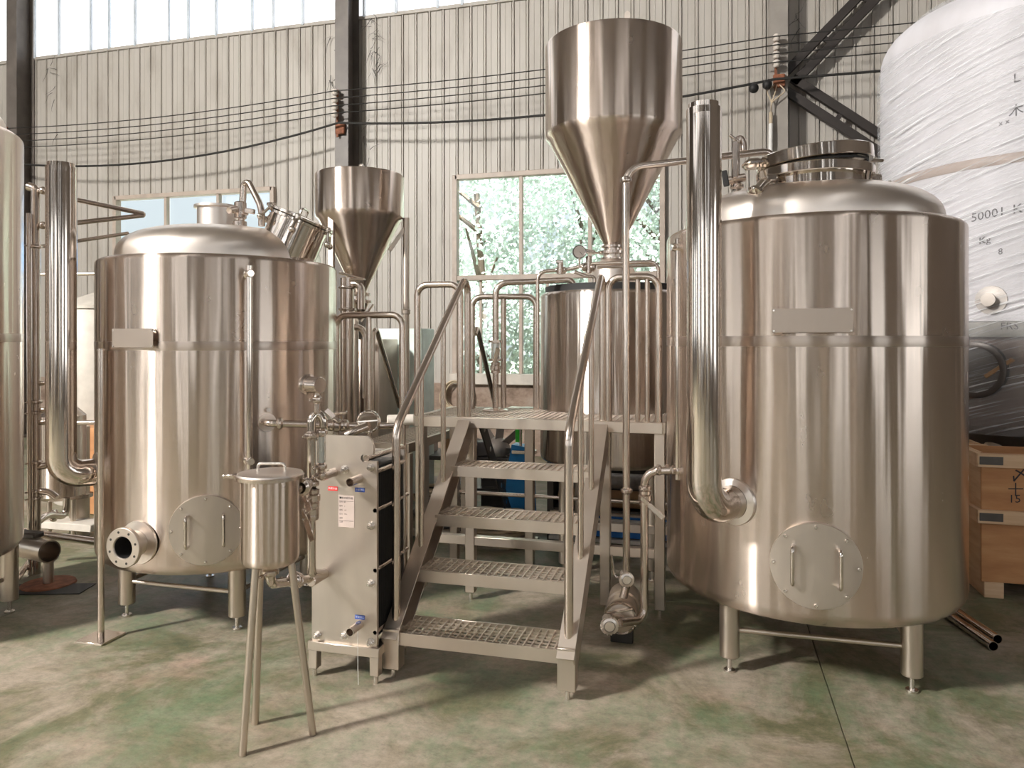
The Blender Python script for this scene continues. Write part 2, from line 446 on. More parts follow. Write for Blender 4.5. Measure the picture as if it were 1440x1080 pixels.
# floor slabs with recessed joints
fl = part(MB().box(((X0+X1)/2, 2, -0.16), (X1-X0+1, 24, 0.2)), 'floor', 'floor', loc=(0, 0, 0), kind='structure')
slab = None
xs = [X0, -12.98, -8.48, -3.98, 0.52, 5.02, X1]; ys = [YF, -4.65, 0.0, 4.65, WY]
g_ = 0.0015
for i in range(6):
    for j in range(4):
        part(MB().box(((xs[i]+xs[i+1])/2, (ys[j]+ys[j+1])/2, -0.03), (xs[i+1]-xs[i]-2*g_, ys[j+1]-ys[j]-2*g_, 0.06), bev=0.003), 'slab', 'floor', fl)

# back wall: plinth, ribbed sheets, daylight band
wb = part(MB().box(((X0+X1)/2, WY+0.10, 3.7), (0.01, 0.01, 0.01)), 'wall_back', 'sheet', loc=(0, WY, 0), kind='structure')
part(MB().box(((X0+X1)/2, WY+0.05, 0.5), (X1-X0, 0.2, 1.0), bev=0.01), 'plinth', 'plinth', wb)
def panel_mesh(z0, z1, wd):
    P = [(0, 0.014), (.009, .014), (.012, -.004), (.014, -.026), (.030, -.026), (.036, 0.0), (wd*.5-.01, 0), (wd*.5-.005, -.005), (wd*.5+.005, -.005), (wd*.5+.01, 0), (wd-.010, 0), (wd-.007, .014), (wd, .014), (wd, .02), (0, .02)]
    mb = MB(); mb.prism(P[::-1], (0, 0, z0), (1, 0, 0), (0, 1, 0), (0, 0, z1-z0)); return mb
pw = 0.21
def panel_run(xa, xb, z0, z1, y, parent, cache={}):
    k_ = max(1, round((xb-xa)/pw)); wd = (xb-xa)/k_
    key = (z0, z1)
    for i in range(k_):
        if key not in cache:
            o = part(panel_mesh(z0, z1, pw), 'wall_panel', 'sheet', parent, loc=(0, 0, 0)); cache[key] = o.data
        else:
            o = bpy.data.objects.new('wall_panel', cache[key]); COL.objects.link(o); o.parent = parent
        o.location = (xa+i*wd-WL[parent].x, y-WL[parent].y, -WL[parent].z); o.scale = (wd/pw, 1, 1)
WIN = [(-9.42, -6.50), (-3.54, -0.63)]
segs = [(-13.0, -9.42, 1.0), (-9.42, -6.50, 3.97), (-6.50, -3.54, 1.0), (-3.54, -0.63, 3.97), (-0.63, 3.6, 1.0)]
for a, b_, z0 in segs: panel_run(a, b_, z0, 6.4, WY, wb)
# plain sheets out of view
part(MB().box(((X0-13.0)/2, WY+.01, 3.7), (-13.0-X0, .02, 5.4)), 'outer_sheet', 'sheet', wb)
part(MB().box(((X1+3.6)/2, WY+.01, 3.7), (X1-3.6, .02, 5.4)), 'outer_sheet', 'sheet', wb)
# daylight panels
dm = MB().box((0.46, .01, 7.45), (0.912, 0.008, 2.1)); dm.box((0.0, -.008, 7.45), (.03, .02, 2.1))
d0 = part(dm, 'daylight_panel', 'daylight', wb, loc=(0, 0, 0))
for i in range(28):
    xx = X0+0.1+i*0.935
    if i == 0: d0.location = V((xx, WY, 0))-WL[wb]
    else:
        c = bpy.data.objects.new('daylight_panel', d0.data); COL.objects.link(c); c.parent = wb; c.location = V((xx, WY, 0))-WL[wb]
sm0 = part(MB().box((0, -.03, 7.45), (.035, .03, 2.1)), 'sheet_seam', 'seam', wb, loc=(0, 0, 0))
for i in range(52):
    xx = X0+.3+i*.51+(.14 if i % 3 == 1 else 0)
    if i == 0: o = sm0
    else:
        o = bpy.data.objects.new('sheet_seam', sm0.data); COL.objects.link(o); o.parent = wb
    o.location = V((xx, WY, 0))-WL[wb]
part(MB().beam((X0, WY-.02, 6.4), (X1, WY-.02, 6.4), 0.03, 0.05), 'flashing', 'sheet', wb)

def big_wall(name, c, size, mt='brownwall'):
    return part(MB().box(c, size), name, mt, loc=(c[0], c[1], 0), kind='structure')
wl_ = big_wall('wall_left', (X0-.1, .5, 4.3), (.2, 19.5, 8.6))
wr_ = big_wall('wall_right', (X1+.1, .5, 4.3), (.2, 19.5, 8.6))
wf_ = big_wall('wall_front', ((X0+X1)/2, YF-.1, 4.3), (X1-X0, .2, 8.6), 'brownwall')
rf = part(MB().box(((X0+X1)/2, .5, 8.75), (X1-X0+1, 20, .2)), 'ceiling', 'ceil', loc=(0, 0, 8.6), kind='structure')
for lx in (-15.0, -9.0, -3.0, 3.0):
    part(MB().box((lx, -3.5, 8.62), (1.0, 9.0, .03)), 'skylight_sheet', 'daylight', rf)
for yy in (-6.5, -1, 4.5):
    part(MB().box(((X0+X1)/2, yy, 8.35), (X1-X0, .18, .45)), 'rafter', 'column', rf)
# unseen glowing panes behind the camera and at the sides, added for reflections
wn = 3
for k_, xc in enumerate((-14, -8, -2, 4)):
    for i in range(3):
        part(MB().box((xc-1+i*1.0, YF+.02, 2.5), (.80, .04, 2.8)), 'window_pane', 'winlight', wf_)
    part(MB().box((xc+3.0, YF+.2, 4.3), (.25, .36, 8.6)), 'wall_post', 'column', wf_)
for xc, ww in ((-9.75, .35), (-6.9, .18), (-4.9, .22), (-3.35, .12), (2.3, .3), (5.6, .15), (7.9, .5)):  # glowing strips added to put bright stripes on the steel
    part(MB().box((xc, YF+.03, 2.9), (ww, .04, 5.6)), 'daylight_gap', 'winlight', wf_)
for xc, yy in ((-5.16, -6.3), (.80, -6.3), (-11.2, -5.5), (6.8, -5.0), (-2.2, -7.6), (3.6, -7.4)):  # unseen columns added as dark stripes for the tanks to mirror
    part(MB().box((xc, yy, 4.3), (.22, .3, 8.6), bev=.004), 'hall_column', 'column', wf_)
for xc in (-12.4, -10.2, -5.6, -3.9, 0.2, 1.7, 6.1, 7.4):  # unseen posts added for finer stripes in the reflections
    part(MB().box((xc, YF+.25, 4.3), (.16, .2, 8.6)), 'wall_post', 'ceramic' if xc in (-10.2, .2, 6.1) else 'column', wf_)
for i in range(27):
    part(MB().box((X0+.6+i*.97, YF+.02, 7.2), (.93, .04, 1.6)), 'daylight_panel', 'daylight', wf_)
for yc in (-6, 0):
    for i in range(3):
        part(MB().box((X0+.02, yc-1+i, 2.5), (.04, .93, 2.8)), 'window_pane', 'winlight', wl_)
for i in range(7):
    part(MB().box((X0+.02, YF+.8+i*1.0, 7.2), (.04, .93, 1.6)), 'daylight_panel', 'daylight', wl_)
for yc in (-5, 1, ):
    for i in range(3):
        part(MB().box((X1-.02, yc-1+i, 2.5), (.04, .93, 2.8)), 'window_pane', 'winlight', wr_)

# window frames in the back wall
for wi, (xa, xb) in enumerate(WIN):
    z0, zt, z1 = 1.0, 2.50, 3.97
    o = MB()
    y_ = WY-.02
    for (p, q) in (((xa, z0), (xa, z1)), ((xb, z0), (xb, z1))):
        o.box((p[0], y_, (p[1]+q[1])/2), (.07, .12, z1-z0), bev=.006)
    o.box(((xa+xb)/2, y_, z1-.03), (xb-xa, .12, .07), bev=.006)
    o.box(((xa+xb)/2, y_, zt), (xb-xa, .10, .07), bev=.006)
    wdw = part(o, 'window_%d' % (wi+1), 'winframe', loc=((xa+xb)/2, WY, z0), kind='structure')
    part(MB().box(((xa+xb)/2, y_-.03, z0+.07), (xb-xa+.1, .2, .15), bev=.008), 'window_sill', 'cream', wdw)
    wdt = (xb-xa)/3
    for i in (1, 2):
        part(MB().box((xa+i*wdt, y_, (z0+z1)/2), (.05, .08, z1-z0), bev=.005), 'mullion', 'winframe', wdw)
    for i in range(3):
        part(MB().box((xa+(i+.38)*wdt, y_+.03, (z0+zt)/2), (.035, .04, zt-z0), bev=.004), 'sash_stile', 'winframe', wdw)
        part(MB().box((xa+(i+.5)*wdt, y_+.05, (z0+zt)/2), (wdt-.05, .006, zt-z0-.07)), 'pane', 'glass', wdw)
        part(MB().box((xa+(i+.5)*wdt, y_+.05, (z1+zt)/2), (wdt-.05, .006, z1-zt-.09)), 'pane', 'glass', wdw)

# H columns
def column(n_, x, mat, lbl):
    o = MB()
    o.box((x, WY-.365, 4.3), (.21, .014, 8.6)); o.box((x, WY-.035, 4.3), (.21, .014, 8.6)); o.box((x, WY-.2, 4.3), (.01, .32, 8.6))
    o.box((x, WY-.2, .02), (.34, .44, .04))
    return part(o, 'trim_%d' % n_, mat, loc=(x, WY-.2, 0), kind='structure', label=lbl)
column(1, -11.2, 'column', 'dark steel column at far left of the back wall')
column(2, -5.16, 'column', 'dark steel column between the two windows')
column(3, 0.80, 'column_pale', 'grey steel column with insulators behind the right tank')
# bracing right of third column
def brace(p, q, lbl):
    p = V(p); q = V(q); d = (q-p).normalized(); nrm = V((0, 1, 0)).cross(d).normalized()
    t_ = thing('wall_brace', p, lbl, 'brace', 'steel braces on the back wall')
    for sgn in (-1, 1):
        part(MB().beam(p+nrm*sgn*.085, q+nrm*sgn*.085, .07, .105, up=nrm, bev=.004), 'angle_bar', 'brace', t_)
    L = (q-p).length; k_ = int(L/.8)
    for i in range(1, k_+1):
        c = p+d*(i*L/(k_+1)); part(MB().beam(c-nrm*.1, c+nrm*.1, .03, .06), 'batten', 'brace', t_)
    return t_
yb = WY-.18
brace(PY(1108, 112, yb), PY(1275, -60, yb), 'dark double steel brace rising up right from the insulator column')
brace(PY(1108, 118, yb), PY(1330, 262, yb), 'dark double steel brace falling down right from the insulator column')

rnd = random.Random(11)
for wi_, (px, py0, py1, k_) in enumerate(((526, 25, 110, 26), (518, 150, 270, 8), (74, 90, 200, 8), (470, 35, 130, 9), (1118, 5, 60, 8))):
    mb = MB()
    for i in range(k_):
        a = PY(px+rnd.uniform(-7, 8), py0+(py1-py0)*rnd.random(), WY-.045)
        pts = [a]; dv = V((rnd.uniform(-1, 1), 0, rnd.uniform(-1, .5)))
        for j in range(6):
            dv = (dv+V((rnd.uniform(-.6, .6), 0, rnd.uniform(-.8, .4)))).normalized(); pts.append(pts[-1]+dv*.04+V((0, -.002, 0)))
        rr = rnd.uniform(.002, .006)
        mb.tube(pts, lambda u, rr=rr: rr*(1-u*.8), 0, 5)
    part(mb, 'cobweb_tuft', 'brace', loc=PY(px, py0, WY-.03), label=['thick dark cobweb tufts right of the column between the windows, at the wall top', 'few dark cobwebs lower on the wall behind the small hopper', 'dark cobwebs beside the far left column', 'dark cobwebs left of the column between the windows', 'dark cobwebs at the top right of the insulator column'][wi_], cat='cobweb', kind='stuff')
# ================================================================ OUTSIDE
part(MB().box((-4, 35, -.25), (90, 49, .3)), 'ground', 'outground', loc=(0, 30, -.4), kind='structure', label='ground outside beyond the windows')
def tree(x, y, h, rad, seed, lbl):
    rnd = random.Random(seed)
    t_ = thing('tree', (x, y, -.1), lbl, 'tree', 'trees outside the windows')
    tr_ = MB().tube([(x, y, -.1), (x+.1, y, h*.35), (x-.1, y+.1, h*.75)], lambda u: .16*(1-u*.6), 0.3, 8)
    for i in range(6):
        a = rnd.random()*6.28; z0 = h*(.3+.08*i)
        tr_.tube([(x, y, z0), (x+math.cos(a)*rad*.7, y+math.sin(a)*rad*.7, z0+.9)], lambda u: .06*(1-u*.7), 0, 5)
    part(tr_, 'trunk', 'bark', t_)
    vs = []; fs = []
    clumps = []
    for i in range(80):
        a = rnd.random()*6.28; r_ = rad*math.sqrt(rnd.random()); zz = h*.12+rnd.random()*h*.85
        clumps.append((x+r_*math.cos(a), y+r_*math.sin(a)*.8, zz, .35+rnd.random()*.45))
    for i in range(13000):
        c = rnd.choice(clumps); d = V((rnd.gauss(0, 1), rnd.gauss(0, 1), rnd.gauss(0, 1))); d.normalize()
        p = V(c[:3])+d*c[3]*(.4+.6*rnd.random())
        u = V((rnd.gauss(0, 1), rnd.gauss(0, 1), rnd.gauss(0, 1)-.5)).normalized(); w_ = u.orthogonal().normalized()
        L = .07+rnd.random()*.05; W = L*.36; o_ = len(vs)
        vs += [p, p+u*L*.5+w_*W, p+u*L, p+u*L*.5-w_*W]; fs.append((o_, o_+1, o_+2, o_+3))
    mb = MB(); mb.v = vs; mb.f = fs
    part(mb, 'foliage', 'leaf', t_, kind='stuff')
tree(-4.6, 14.5, 6.2, 1.7, 1, 'leafy tree outside, left part of the large window')
tree(-2.6, 15.6, 5.4, 1.7, 2, 'leafy tree outside behind the middle of the large window')
tree(-0.9, 14.6, 6.4, 1.6, 3, 'leafy tree outside behind the big hopper cone')
tree(-6.9, 17.5, 5.0, 1.6, 4, 'leafy tree outside just left of the large window')
# outside shed with blue roof (left window)
sh = thing('shed', (-13.5, 18, 0), 'shed with a blue metal roof outside the left window', 'building')
part(MB().box((-13.2, 19.5, 1.7), (6.0, 3.4, 3.4)), 'wall', 'white', sh)
part(MB().prism([(-3.3, 0), (3.3, 0), (0.6, 1.0), (-.6, 1.0)], (-13.2, 17.5, 3.4), (1, 0, 0), (0, 0, 1), (0, 4.0, 0)), 'roof', 'blueroof', sh)

# ================================================================ TANKS
def ell(cx, cz, rx, rz_, a0, a1, k_):
    return [(cx+rx*math.cos(a0+(a1-a0)*i/k_), cz+rz_*math.sin(a0+(a1-a0)*i/k_)) for i in range(k_+1)]
def dome_prof(rd, h, z, k_=26, e=2.9):
    pr = []
    for i in range(k_+1):
        a = PI/2*i/k_
        pr.append((rd*abs(math.cos(a))**(2/e), z+h*abs(math.sin(a))**(2/e)))
    pr[-1] = (0, z+h); return pr
def tank(x, y, R, z0, z1, lbl, name='brewing_tank', rd=None, hd=.22, legs=.37, leg_r=.047, seam=1.6, group=None, mat='shell', kn=.07, skip_st=False, rot0=0.0):
    t_ = thing(name, (x, y, 0), lbl, 'tank', group)
    pr = [(0, z0-.015), (R-kn-.08, z0-.012)]+ell(R-kn, z0+kn, kn, kn, -PI/2, 0, 6)+[(R, (z0+z1)/2)]+ell(R-.035, z1-.03, .035, .03, 0, PI/2, 5)
    rd = rd or R*.86
    pr += [(rd-.005, z1+.004), (rd-.02, z1-.02)]
    sh_ = part(MB().lathe(pr, (x, y, 0), seg=128), 'shell', mat, t_, loc=(x, y, 0), ang=50)
    if hd: part(MB().lathe([(rd, z1-.02)]+dome_prof(rd, hd, z1), (x, y, 0), seg=96), 'dome', 'dome', t_, loc=(x, y, 0))
    if seam:
        part(MB().lathe([(R-.001, seam-.026), (R+.0006, seam-.022), (R+.0008, seam), (R+.0006, seam+.022), (R-.001, seam+.026)], (x, y, 0), seg=128), 'weld_seam', 'weld', t_)
    pts = [(x-legs, y-legs), (x+legs, y-legs), (x+legs, y+legs), (x-legs, y+legs)] if legs else []
    for (lx, ly) in pts:
        lg = part(MB().cyl((lx, ly, .075), (lx, ly, z0+.03), leg_r, 24, .004), 'leg', 'leg', t_, loc=(lx, ly, 0))
        f = MB().cyl((lx, ly, 0.0), (lx, ly, .012), .028, 16, .002); f.cyl((lx, ly, .01), (lx, ly, .08), .012, 10)
        part(f, 'levelling_foot', 'bolt', lg)
    if pts and not skip_st:
        for i in range(4):
            a, b_ = pts[i], pts[(i+1) % 4]
            part(MB().cyl((*a, .205), (*b_, .205), .0125, 12), 'stretcher', 'leg', t_)
    return t_
def radial(x, y, R, th, z, off=0.0):
    return V((x+(R+off)*math.cos(th), y+(R+off)*math.sin(th), z))
def curved_manway(t_, x, y, R, th, z, r_, hoff=(-.09, .09)):
    mb = MB(); vs = []; fs = []; nr, na = 8, 48
    prof = [(i/(nr), .022) for i in range(nr+1)]+[(1.0, .0)]
    prof = [(p, .018) for p in (0, .2, .4, .6, .8, .93, .985)]+[(1.0, .012), (1.0, -.004)]
    for (p, off) in prof:
        for k_ in range(na):
            a = 2*PI*k_/na; u = r_*p*math.cos(a); v_ = r_*p*math.sin(a)
            vs.append(radial(x, y, R, th+u/R, z+v_, off))
    for i in range(len(prof)-1):
        for k_ in range(na):
            j = (k_+1) % na; fs.append((i*na+k_, i*na+j, (i+1)*na+j, (i+1)*na+k_))
    mb.add(vs, [f[::-1] for f in fs])
    mw = part(mb, 'manway_cover', 'plate', t_, loc=radial(x, y, R, th, z))
    for k_ in range(8):
        a = 2*PI*k_/8+PI/2; u = r_*.9*math.cos(a); v_ = r_*.9*math.sin(a)
        p = radial(x, y, R, th+u/R, z+v_, .016); d = V((math.cos(th+u/R), math.sin(th+u/R), 0))
        part(MB().lathe([(0, .012), (.006, .012), (.0085, .009), (.0085, 0)][::-1], p, d, 8), 'bolt', 'bolt', mw)
    for u in hoff:
        a = th+u/R; d = V((math.cos(a), math.sin(a), 0)); b0 = radial(x, y, R, a, z+.08, .015); b1 = radial(x, y, R, a, z-.08, .015)
        part(MB().tube([b0, b0+d*.05, b1+d*.05, b1], .0085, .018, 12), 'handle', 'polish', mw)
def nameplate(t_, x, y, R, th, z, wd, h):
    d = V((math.cos(th), math.sin(th), 0)); tn = V((-math.sin(th), math.cos(th), 0))
    c = radial(x, y, R, th, z, .012)
    rot = Matrix((tn, -d, V((0, 0, 1)))).transposed()
    mb = MB().box(c, (wd, .004, h), rot=rot, bev=.001)
    npz = part(mb, 'nameplate', 'label_plate', t_, loc=c)
    for sx in (-1, 1):
        for sz in (-1, 1):
            p = c+tn*sx*(wd/2-.008)+V((0, 0, sz*(h/2-.008)))
            part(MB().cyl(p-d*.028, p+d*.005, .004, 8), 'screw', 'bolt', npz)
def stack(t_, x, y, R, pc, ztop, zax, Rst=.0745):
    """vent stack: vertical pipe in front of tank that elbows into the shell"""
    pc = V((*pc, 0)); c = V((x, y, 0)); d = (c-pc).normalized()
    ent = c-d*(R-.03)
    st = part(MB().tube([V((pc.x, pc.y, ztop)), V((pc.x, pc.y, zax)), V((ent.x, ent.y, zax))], Rst, .17, 40, cap=False, fs_=14), 'vent_stack', 'polish', t_, loc=(pc.x, pc.y, zax), ang=60)
    part(MB().lathe([(Rst, -.03), (Rst*1.01, -.002), (Rst*.9, .0), (Rst*.9, .022), (Rst*.87, .022), (Rst*.87, -.2)], (pc.x, pc.y, ztop), seg=40), 'stack_rim', 'polish', st)
    e0 = c-d*(R+.004)
    part(MB().lathe([(Rst+.035, -.01), (Rst+.03, .003), (Rst+.001, .012)], V((e0.x, e0.y, zax)), -d, 40), 'weld_collar', 'dome', st)
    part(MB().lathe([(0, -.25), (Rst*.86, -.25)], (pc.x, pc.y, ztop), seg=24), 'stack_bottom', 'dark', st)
def clampf(p, d, r_, parent, name='clamp', mat='pipe'):
    p = V(p); x, y, d = frame_from(d)
    mb = MB().lathe([(r_*.98, -.018), (r_*1.15, -.012), (r_*1.55, -.008), (r_*1.6, 0), (r_*1.55, .008), (r_*1.15, .012), (r_*.98, .018)], p, d, 20)
    mb.cyl(p+x*r_*1.4, p+x*(r_*1.4+.03), .005, 8); mb.box(p+x*(r_*1.4+.032), (.010, .026, .012), bev=.003)
    return part(mb, name, mat, parent)
def valve(p, d, r_, lever, parent, L=.13):
    """butterfly valve with a lever handle"""
    p = V(p); x, y, d = frame_from(d); lever = V(lever).normalized()
    mb = MB().lathe([(r_*1.0, -.04), (r_*1.5, -.036), (r_*1.5, -.022), (r_*1.25, -.018), (r_*1.7, -.012), (r_*1.7, .012), (r_*1.25, .018), (r_*1.5, .022), (r_*1.5, .036), (r_, .04)], p, d, 20)
    vv = part(mb, 'valve', 'pipe', parent, loc=p)
    sd = d.cross(lever).normalized() if abs(d.dot(lever)) < .9 else x
    if sd.dot(V((p.x, p.y, 0))) > 0: sd = -sd
    q = p+sd*r_*1.6
    mb = MB().cyl(p, q+sd*.03, .010, 10); mb.beam(q+sd*.028-lever*.02, q+sd*.028+lever*L*.3, .018, .008, up=sd, bev=.002)
    mb.beam(q+sd*.030+lever*L*.25, q+sd*.042+lever*L, .028, .008, up=sd, bev=.002)
    part(mb, 'lever', 'pipe', vv)
    return vv

# ---- left tank
LX, LY, LR = -2.92, 3.945, .69
T1 = tank(LX, LY, LR, .354, 2.07, 'left insulated brewing tank with tilted manhole, open flange and elbowed vent stack', seam=1.575)
th = math.atan2(-.60, .3456); curved_manway(T1, LX, LY, LR, th, .606, .185, (-.085, .085))
p = C(193, 475, 3.93)-V((LX, LY, 0)); nameplate(T1, LX, LY, LR, math.atan2(p.y, p.x), 1.617, .27, .10)
stack(T1, LX, LY, LR, tuple(C(86, 600, 4.0)[:2]), 2.54, .875)
# open flange nozzle
p = C(195, 765, 3.9)-V((LX, LY, 0)); th = math.atan2(p.y, p.x); d = V((math.cos(th), math.sin(th), 0)); b0 = radial(LX, LY, LR, th, .54, -.03)
fl_ = part(MB().lathe([(.066, 0), (.066, .12), (.10, .12), (.103, .123), (.103, .142), (.10, .145), (.060, .145), (.056, .140), (.056, -.05)], b0, d, 40), 'flange_nozzle', 'plate', T1)
part(MB().lathe([(.115, .03), (.112, .04), (.067, .045)], b0, d, 40), 'backing_ring', 'dome', fl_)
part(MB().lathe([(.0555, .136), (.0555, .03), (0, .02)], b0, d, 24), 'nozzle_lining', 'black', fl_)  # black sleeve put in for the shade inside the nozzle
x_, y_, _ = frame_from(d)
for k_ in range(8):
    a = 2*PI*k_/8+.3; q = b0+d*.1455+(x_*math.cos(a)+y_*math.sin(a))*.082
    part(MB().cyl(q-d*.002, q+d*.0008, .0065, 10), 'bolt_hole', 'dark', fl_)
# tilted manhole on the dome
mc = C(417, 325, 4.42); cr = V((cy_, sy_, 0)); ax = (V((0, 0, 1))*math.cos(.40)+cr*math.sin(.40)).normalized()
mh = part(MB().lathe([(.17, -.16), (.17, .045), (.195, .048), (.195, .062), (.185, .064)], mc, ax, 48), 'manhole_neck', 'polish', T1, loc=mc)
part(MB().lathe([(.19, .066), (.197, .070), (.197, .082), (.18, .088), (0, .10)], mc, ax, 48), 'manhole_lid', 'polish', mh)
x_, y_, _ = frame_from(ax)
for k_ in range(6):
    a = 2*PI*k_/6+.2; e_ = x_*math.cos(a)+y_*math.sin(a); q = mc+ax*.075+e_*.2
    mb = MB().box(q, (.03, .03, .035), bev=.006); mb.cyl(q-ax*.0, q-ax*.07+e_*.03, .008, 8); mb.sphere(q-ax*.08+e_*.035, .02, 10, 6)
    part(mb, 'clamp_knob', 'polish', mh)
q = mc+ax*.09; part(MB().tube([q+x_*.06, q+x_*.06+ax*.05, q-x_*.06+ax*.05, q-x_*.06], .007, .02, 10), 'handle', 'polish', mh)
# dome fittings: gooseneck vent and valve
p0 = C(338, 330, 4.45); p1 = C(343, 258, 4.45); p2 = C(352, 262, 4.42); p3 = C(368, 292, 4.40); p4 = C(368, 318, 4.40)
gn = part(MB().tube([p0, p1, C(350, 256, 4.43), p3, p4], .020, .05, 14), 'gooseneck_pipe', 'pipe', T1, loc=p0)
part(MB().cyl(C(337, 330, 4.45), C(337, 311, 4.45), .042, 20, .004), 'socket', 'pipe', gn)
part(MB().cyl(C(338, 308, 4.45), C(338, 284, 4.45), .036, 16, .006), 'valve_body', 'pipe', gn)
clampf(C(340, 300, 4.45), (0, 0, 1), .024, gn)
part(MB().cyl(C(332, 294, 4.42), C(322, 296, 4.36), .022, 14, .004), 'actuator', 'pipe', gn)
part(MB().beam(C(345, 296, 4.40), C(358, 298, 4.38), .02, .03, bev=.004), 'lever', 'pipe', gn)
part(MB().lathe([(0, -.06), (.012, -.05), (.014, 0), (.030, .005), (.030, .02), (0, .022)], C(382, 290, 4.6), (0, 0, 1), 14), 'vent_cap', 'pipe', T1)
part(MB().lathe([(.13, -.1), (.13, .05), (.15, .055), (.15, .07), (0, .072)], C(306, 305, 5.0), (0, 0, 1), 32), 'rear_hatch', 'dome', T1)
# sight glass
def level_gauge(t_, px, ya, yb_, Z, x, y):
    a = C(px, ya, Z); b_ = C(px, yb_, Z); c = V((x, y, 0)); da = (c-V((a.x, a.y, 0))).normalized()
    g = part(MB().cyl(a-V((0, 0, .03)), b_+V((0, 0, .03)), .016, 14), 'level_gauge_tube', 'polish', t_, loc=a)
    for q in (a, b_):
        mb = MB().cyl(q-da*.02, q+da*.13, .012, 12); mb.sphere(q, .024, 14, 8); mb.cyl(q-da*.035, q, .020, 12, .003)
        mb.cyl(q+da*.02, q+da*.03, .026, 16, .003)
        mb.cyl(q-V((0, 0, .045)), q+V((0, 0, .045)), .017, 12, .003)
        part(mb, 'gauge_cock', 'polish', g)
level_gauge(T1, 351, 385, 648, 3.88, LX, LY)
# side temperature port
q = C(385, 596, 3.98)
dd = (V((q.x-LX, q.y-LY, 0))).normalized(); q0 = V((LX, LY, q.z))+dd*(LR+.001)
part(MB().lathe([(.05, 0), (.05, .004), (.0, .0041)], q0, dd, 32), 'port_pad', 'dome', T1)
part(MB().lathe([(.012, 0), (.012, .02), (0, .02)], V((LX, LY, q.z+.07))+dd*LR, dd, 12), 'sensor_plug', 'bolt', T1)
# stand pipe by left tank
sp = C(142, 480, 3.98); t_ = thing('overflow_standpipe', (sp.x, sp.y, 0), 'thin vertical steel pipe on a square floor plate left of the left tank', 'pipe')
part(MB().cyl((sp.x, sp.y, .008), (sp.x, sp.y, 1.56), .017, 16), 'pipe', 'rail', t_)
part(MB().box((sp.x, sp.y, .006), (.17, .17, .012), bev=.002), 'base_plate', 'rail', t_)

# ---- right tank
RX, RY, RR = .483, 4.139, .72
T2 = tank(RX, RY, RR, .354, 2.165, 'large right brewing tank with propped round manhole lid and elbowed vent stack', seam=1.60, legs=.40, rd=.63)
curved_manway(T2, RX, RY, RR, math.atan2(-.717, -.05), .634, .187, (-.088, .088))
p = C(1142, 450, 3.17)-V((RX, RY, 0)); nameplate(T2, RX, RY, RR, math.atan2(p.y, p.x), 1.69, .325, .105)
stack(T2, RX, RY, RR, tuple(C(990, 600, 3.22)[:2]), 2.61, .867)
level_gauge(T2, 953, 348, 662, 3.74, RX, RY)
mc = C(1145, 240, 3.62); mc.z = 2.24
mh = part(MB().lathe([(.232, -.08), (.232, .15), (.268, .146), (.271, .149), (.271, .186), (.268, .189), (.225, .189), (.225, -.05)], mc, (0, 0, 1), 64), 'manhole_neck', 'polish', T2, loc=mc)
part(MB().lathe([(.25, .03), (.24, .018), (.232, .03)][::-1], mc, (0, 0, 1), 64), 'reinforcing_ring', 'dome', mh)
tl = (V((0, 0, 1))*math.cos(.075)-cr*math.sin(.075)).normalized(); lc = mc+V((0, 0, .214))
part(MB().lathe([(.235, -.012), (.24, -.014), (.243, -.004), (.235, 0)], lc-tl*.001, tl, 64), 'gasket', 'black', mh)
part(MB().lathe([(0, .0), (.262, .0), (.267, .004), (.267, .056), (.262, .060), (0, .062)], lc, tl, 64), 'manhole_lid', 'polish', mh)
part(MB().beam(lc-cr*.24+tl*.018, lc-cr*.345+tl*.010, .10, .045, bev=.018), 'hinge_arm', 'polish', mh)
part(MB().beam(lc+cr*.25+tl*.03, lc+cr*.34+tl*.032, .022, .016, bev=.004), 'lid_tab', 'polish', mh)
for ang_ in (-2.72, -.36, .75, 2.3):
    e_ = (cr*math.cos(ang_)+V((-sy_, cy_, 0))*math.sin(ang_)).normalized(); q = mc+e_*.29+V((0, 0, .135))
    mb = MB().box(q-e_*.02, (.05, .05, .035), bev=.006); mb.cyl(q-e_*.02, q+e_*.09-V((0, 0, .09)), .013, 10); mb.cyl(q+e_*.025-V((0, 0, .025)), q+e_*.065-V((0, 0, .065)), .024, 12, .004)
    mb.lathe([(0, 0), (.02, .002), (.042, .014), (.044, .030), (.03, .044), (0, .050)], q+e_*.06-V((0, 0, .064)), e_-V((0, 0, 1.0)), 16)
    part(mb, 'clamp_bolt', 'polish', mh)
# vent fitting on right dome
p0 = C(1036, 285, 3.95)
vf = part(MB().tube([p0, C(1036, 200, 3.95), C(1040, 192, 3.95), C(1046, 200, 3.95), C(1046, 212, 3.95)], .017, .03, 12), 'vent_valve', 'pipe', T2, loc=p0)
part(MB().beam(C(1034, 198, 3.90), C(1034, 250, 3.90), .030, .012, up=(0, 1, 0), bev=.004), 'lever', 'pipe', vf)
part(MB().cyl(C(1020, 255, 3.93), C(1048, 249, 3.93), .022, 14, .004), 'valve_body', 'pipe', vf)
part(MB().cyl(C(1026, 190, 3.93), C(1040, 200, 3.93), .008, 10), 'wing_nut', 'pipe', vf)
clampf(C(1036, 262, 3.95), (0, 0, 1), .024, vf)
part(MB().beam(C(1018, 240, 3.9), C(1022, 262, 3.9), .03, .02, bev=.004), 'valve_lever', 'black', vf)

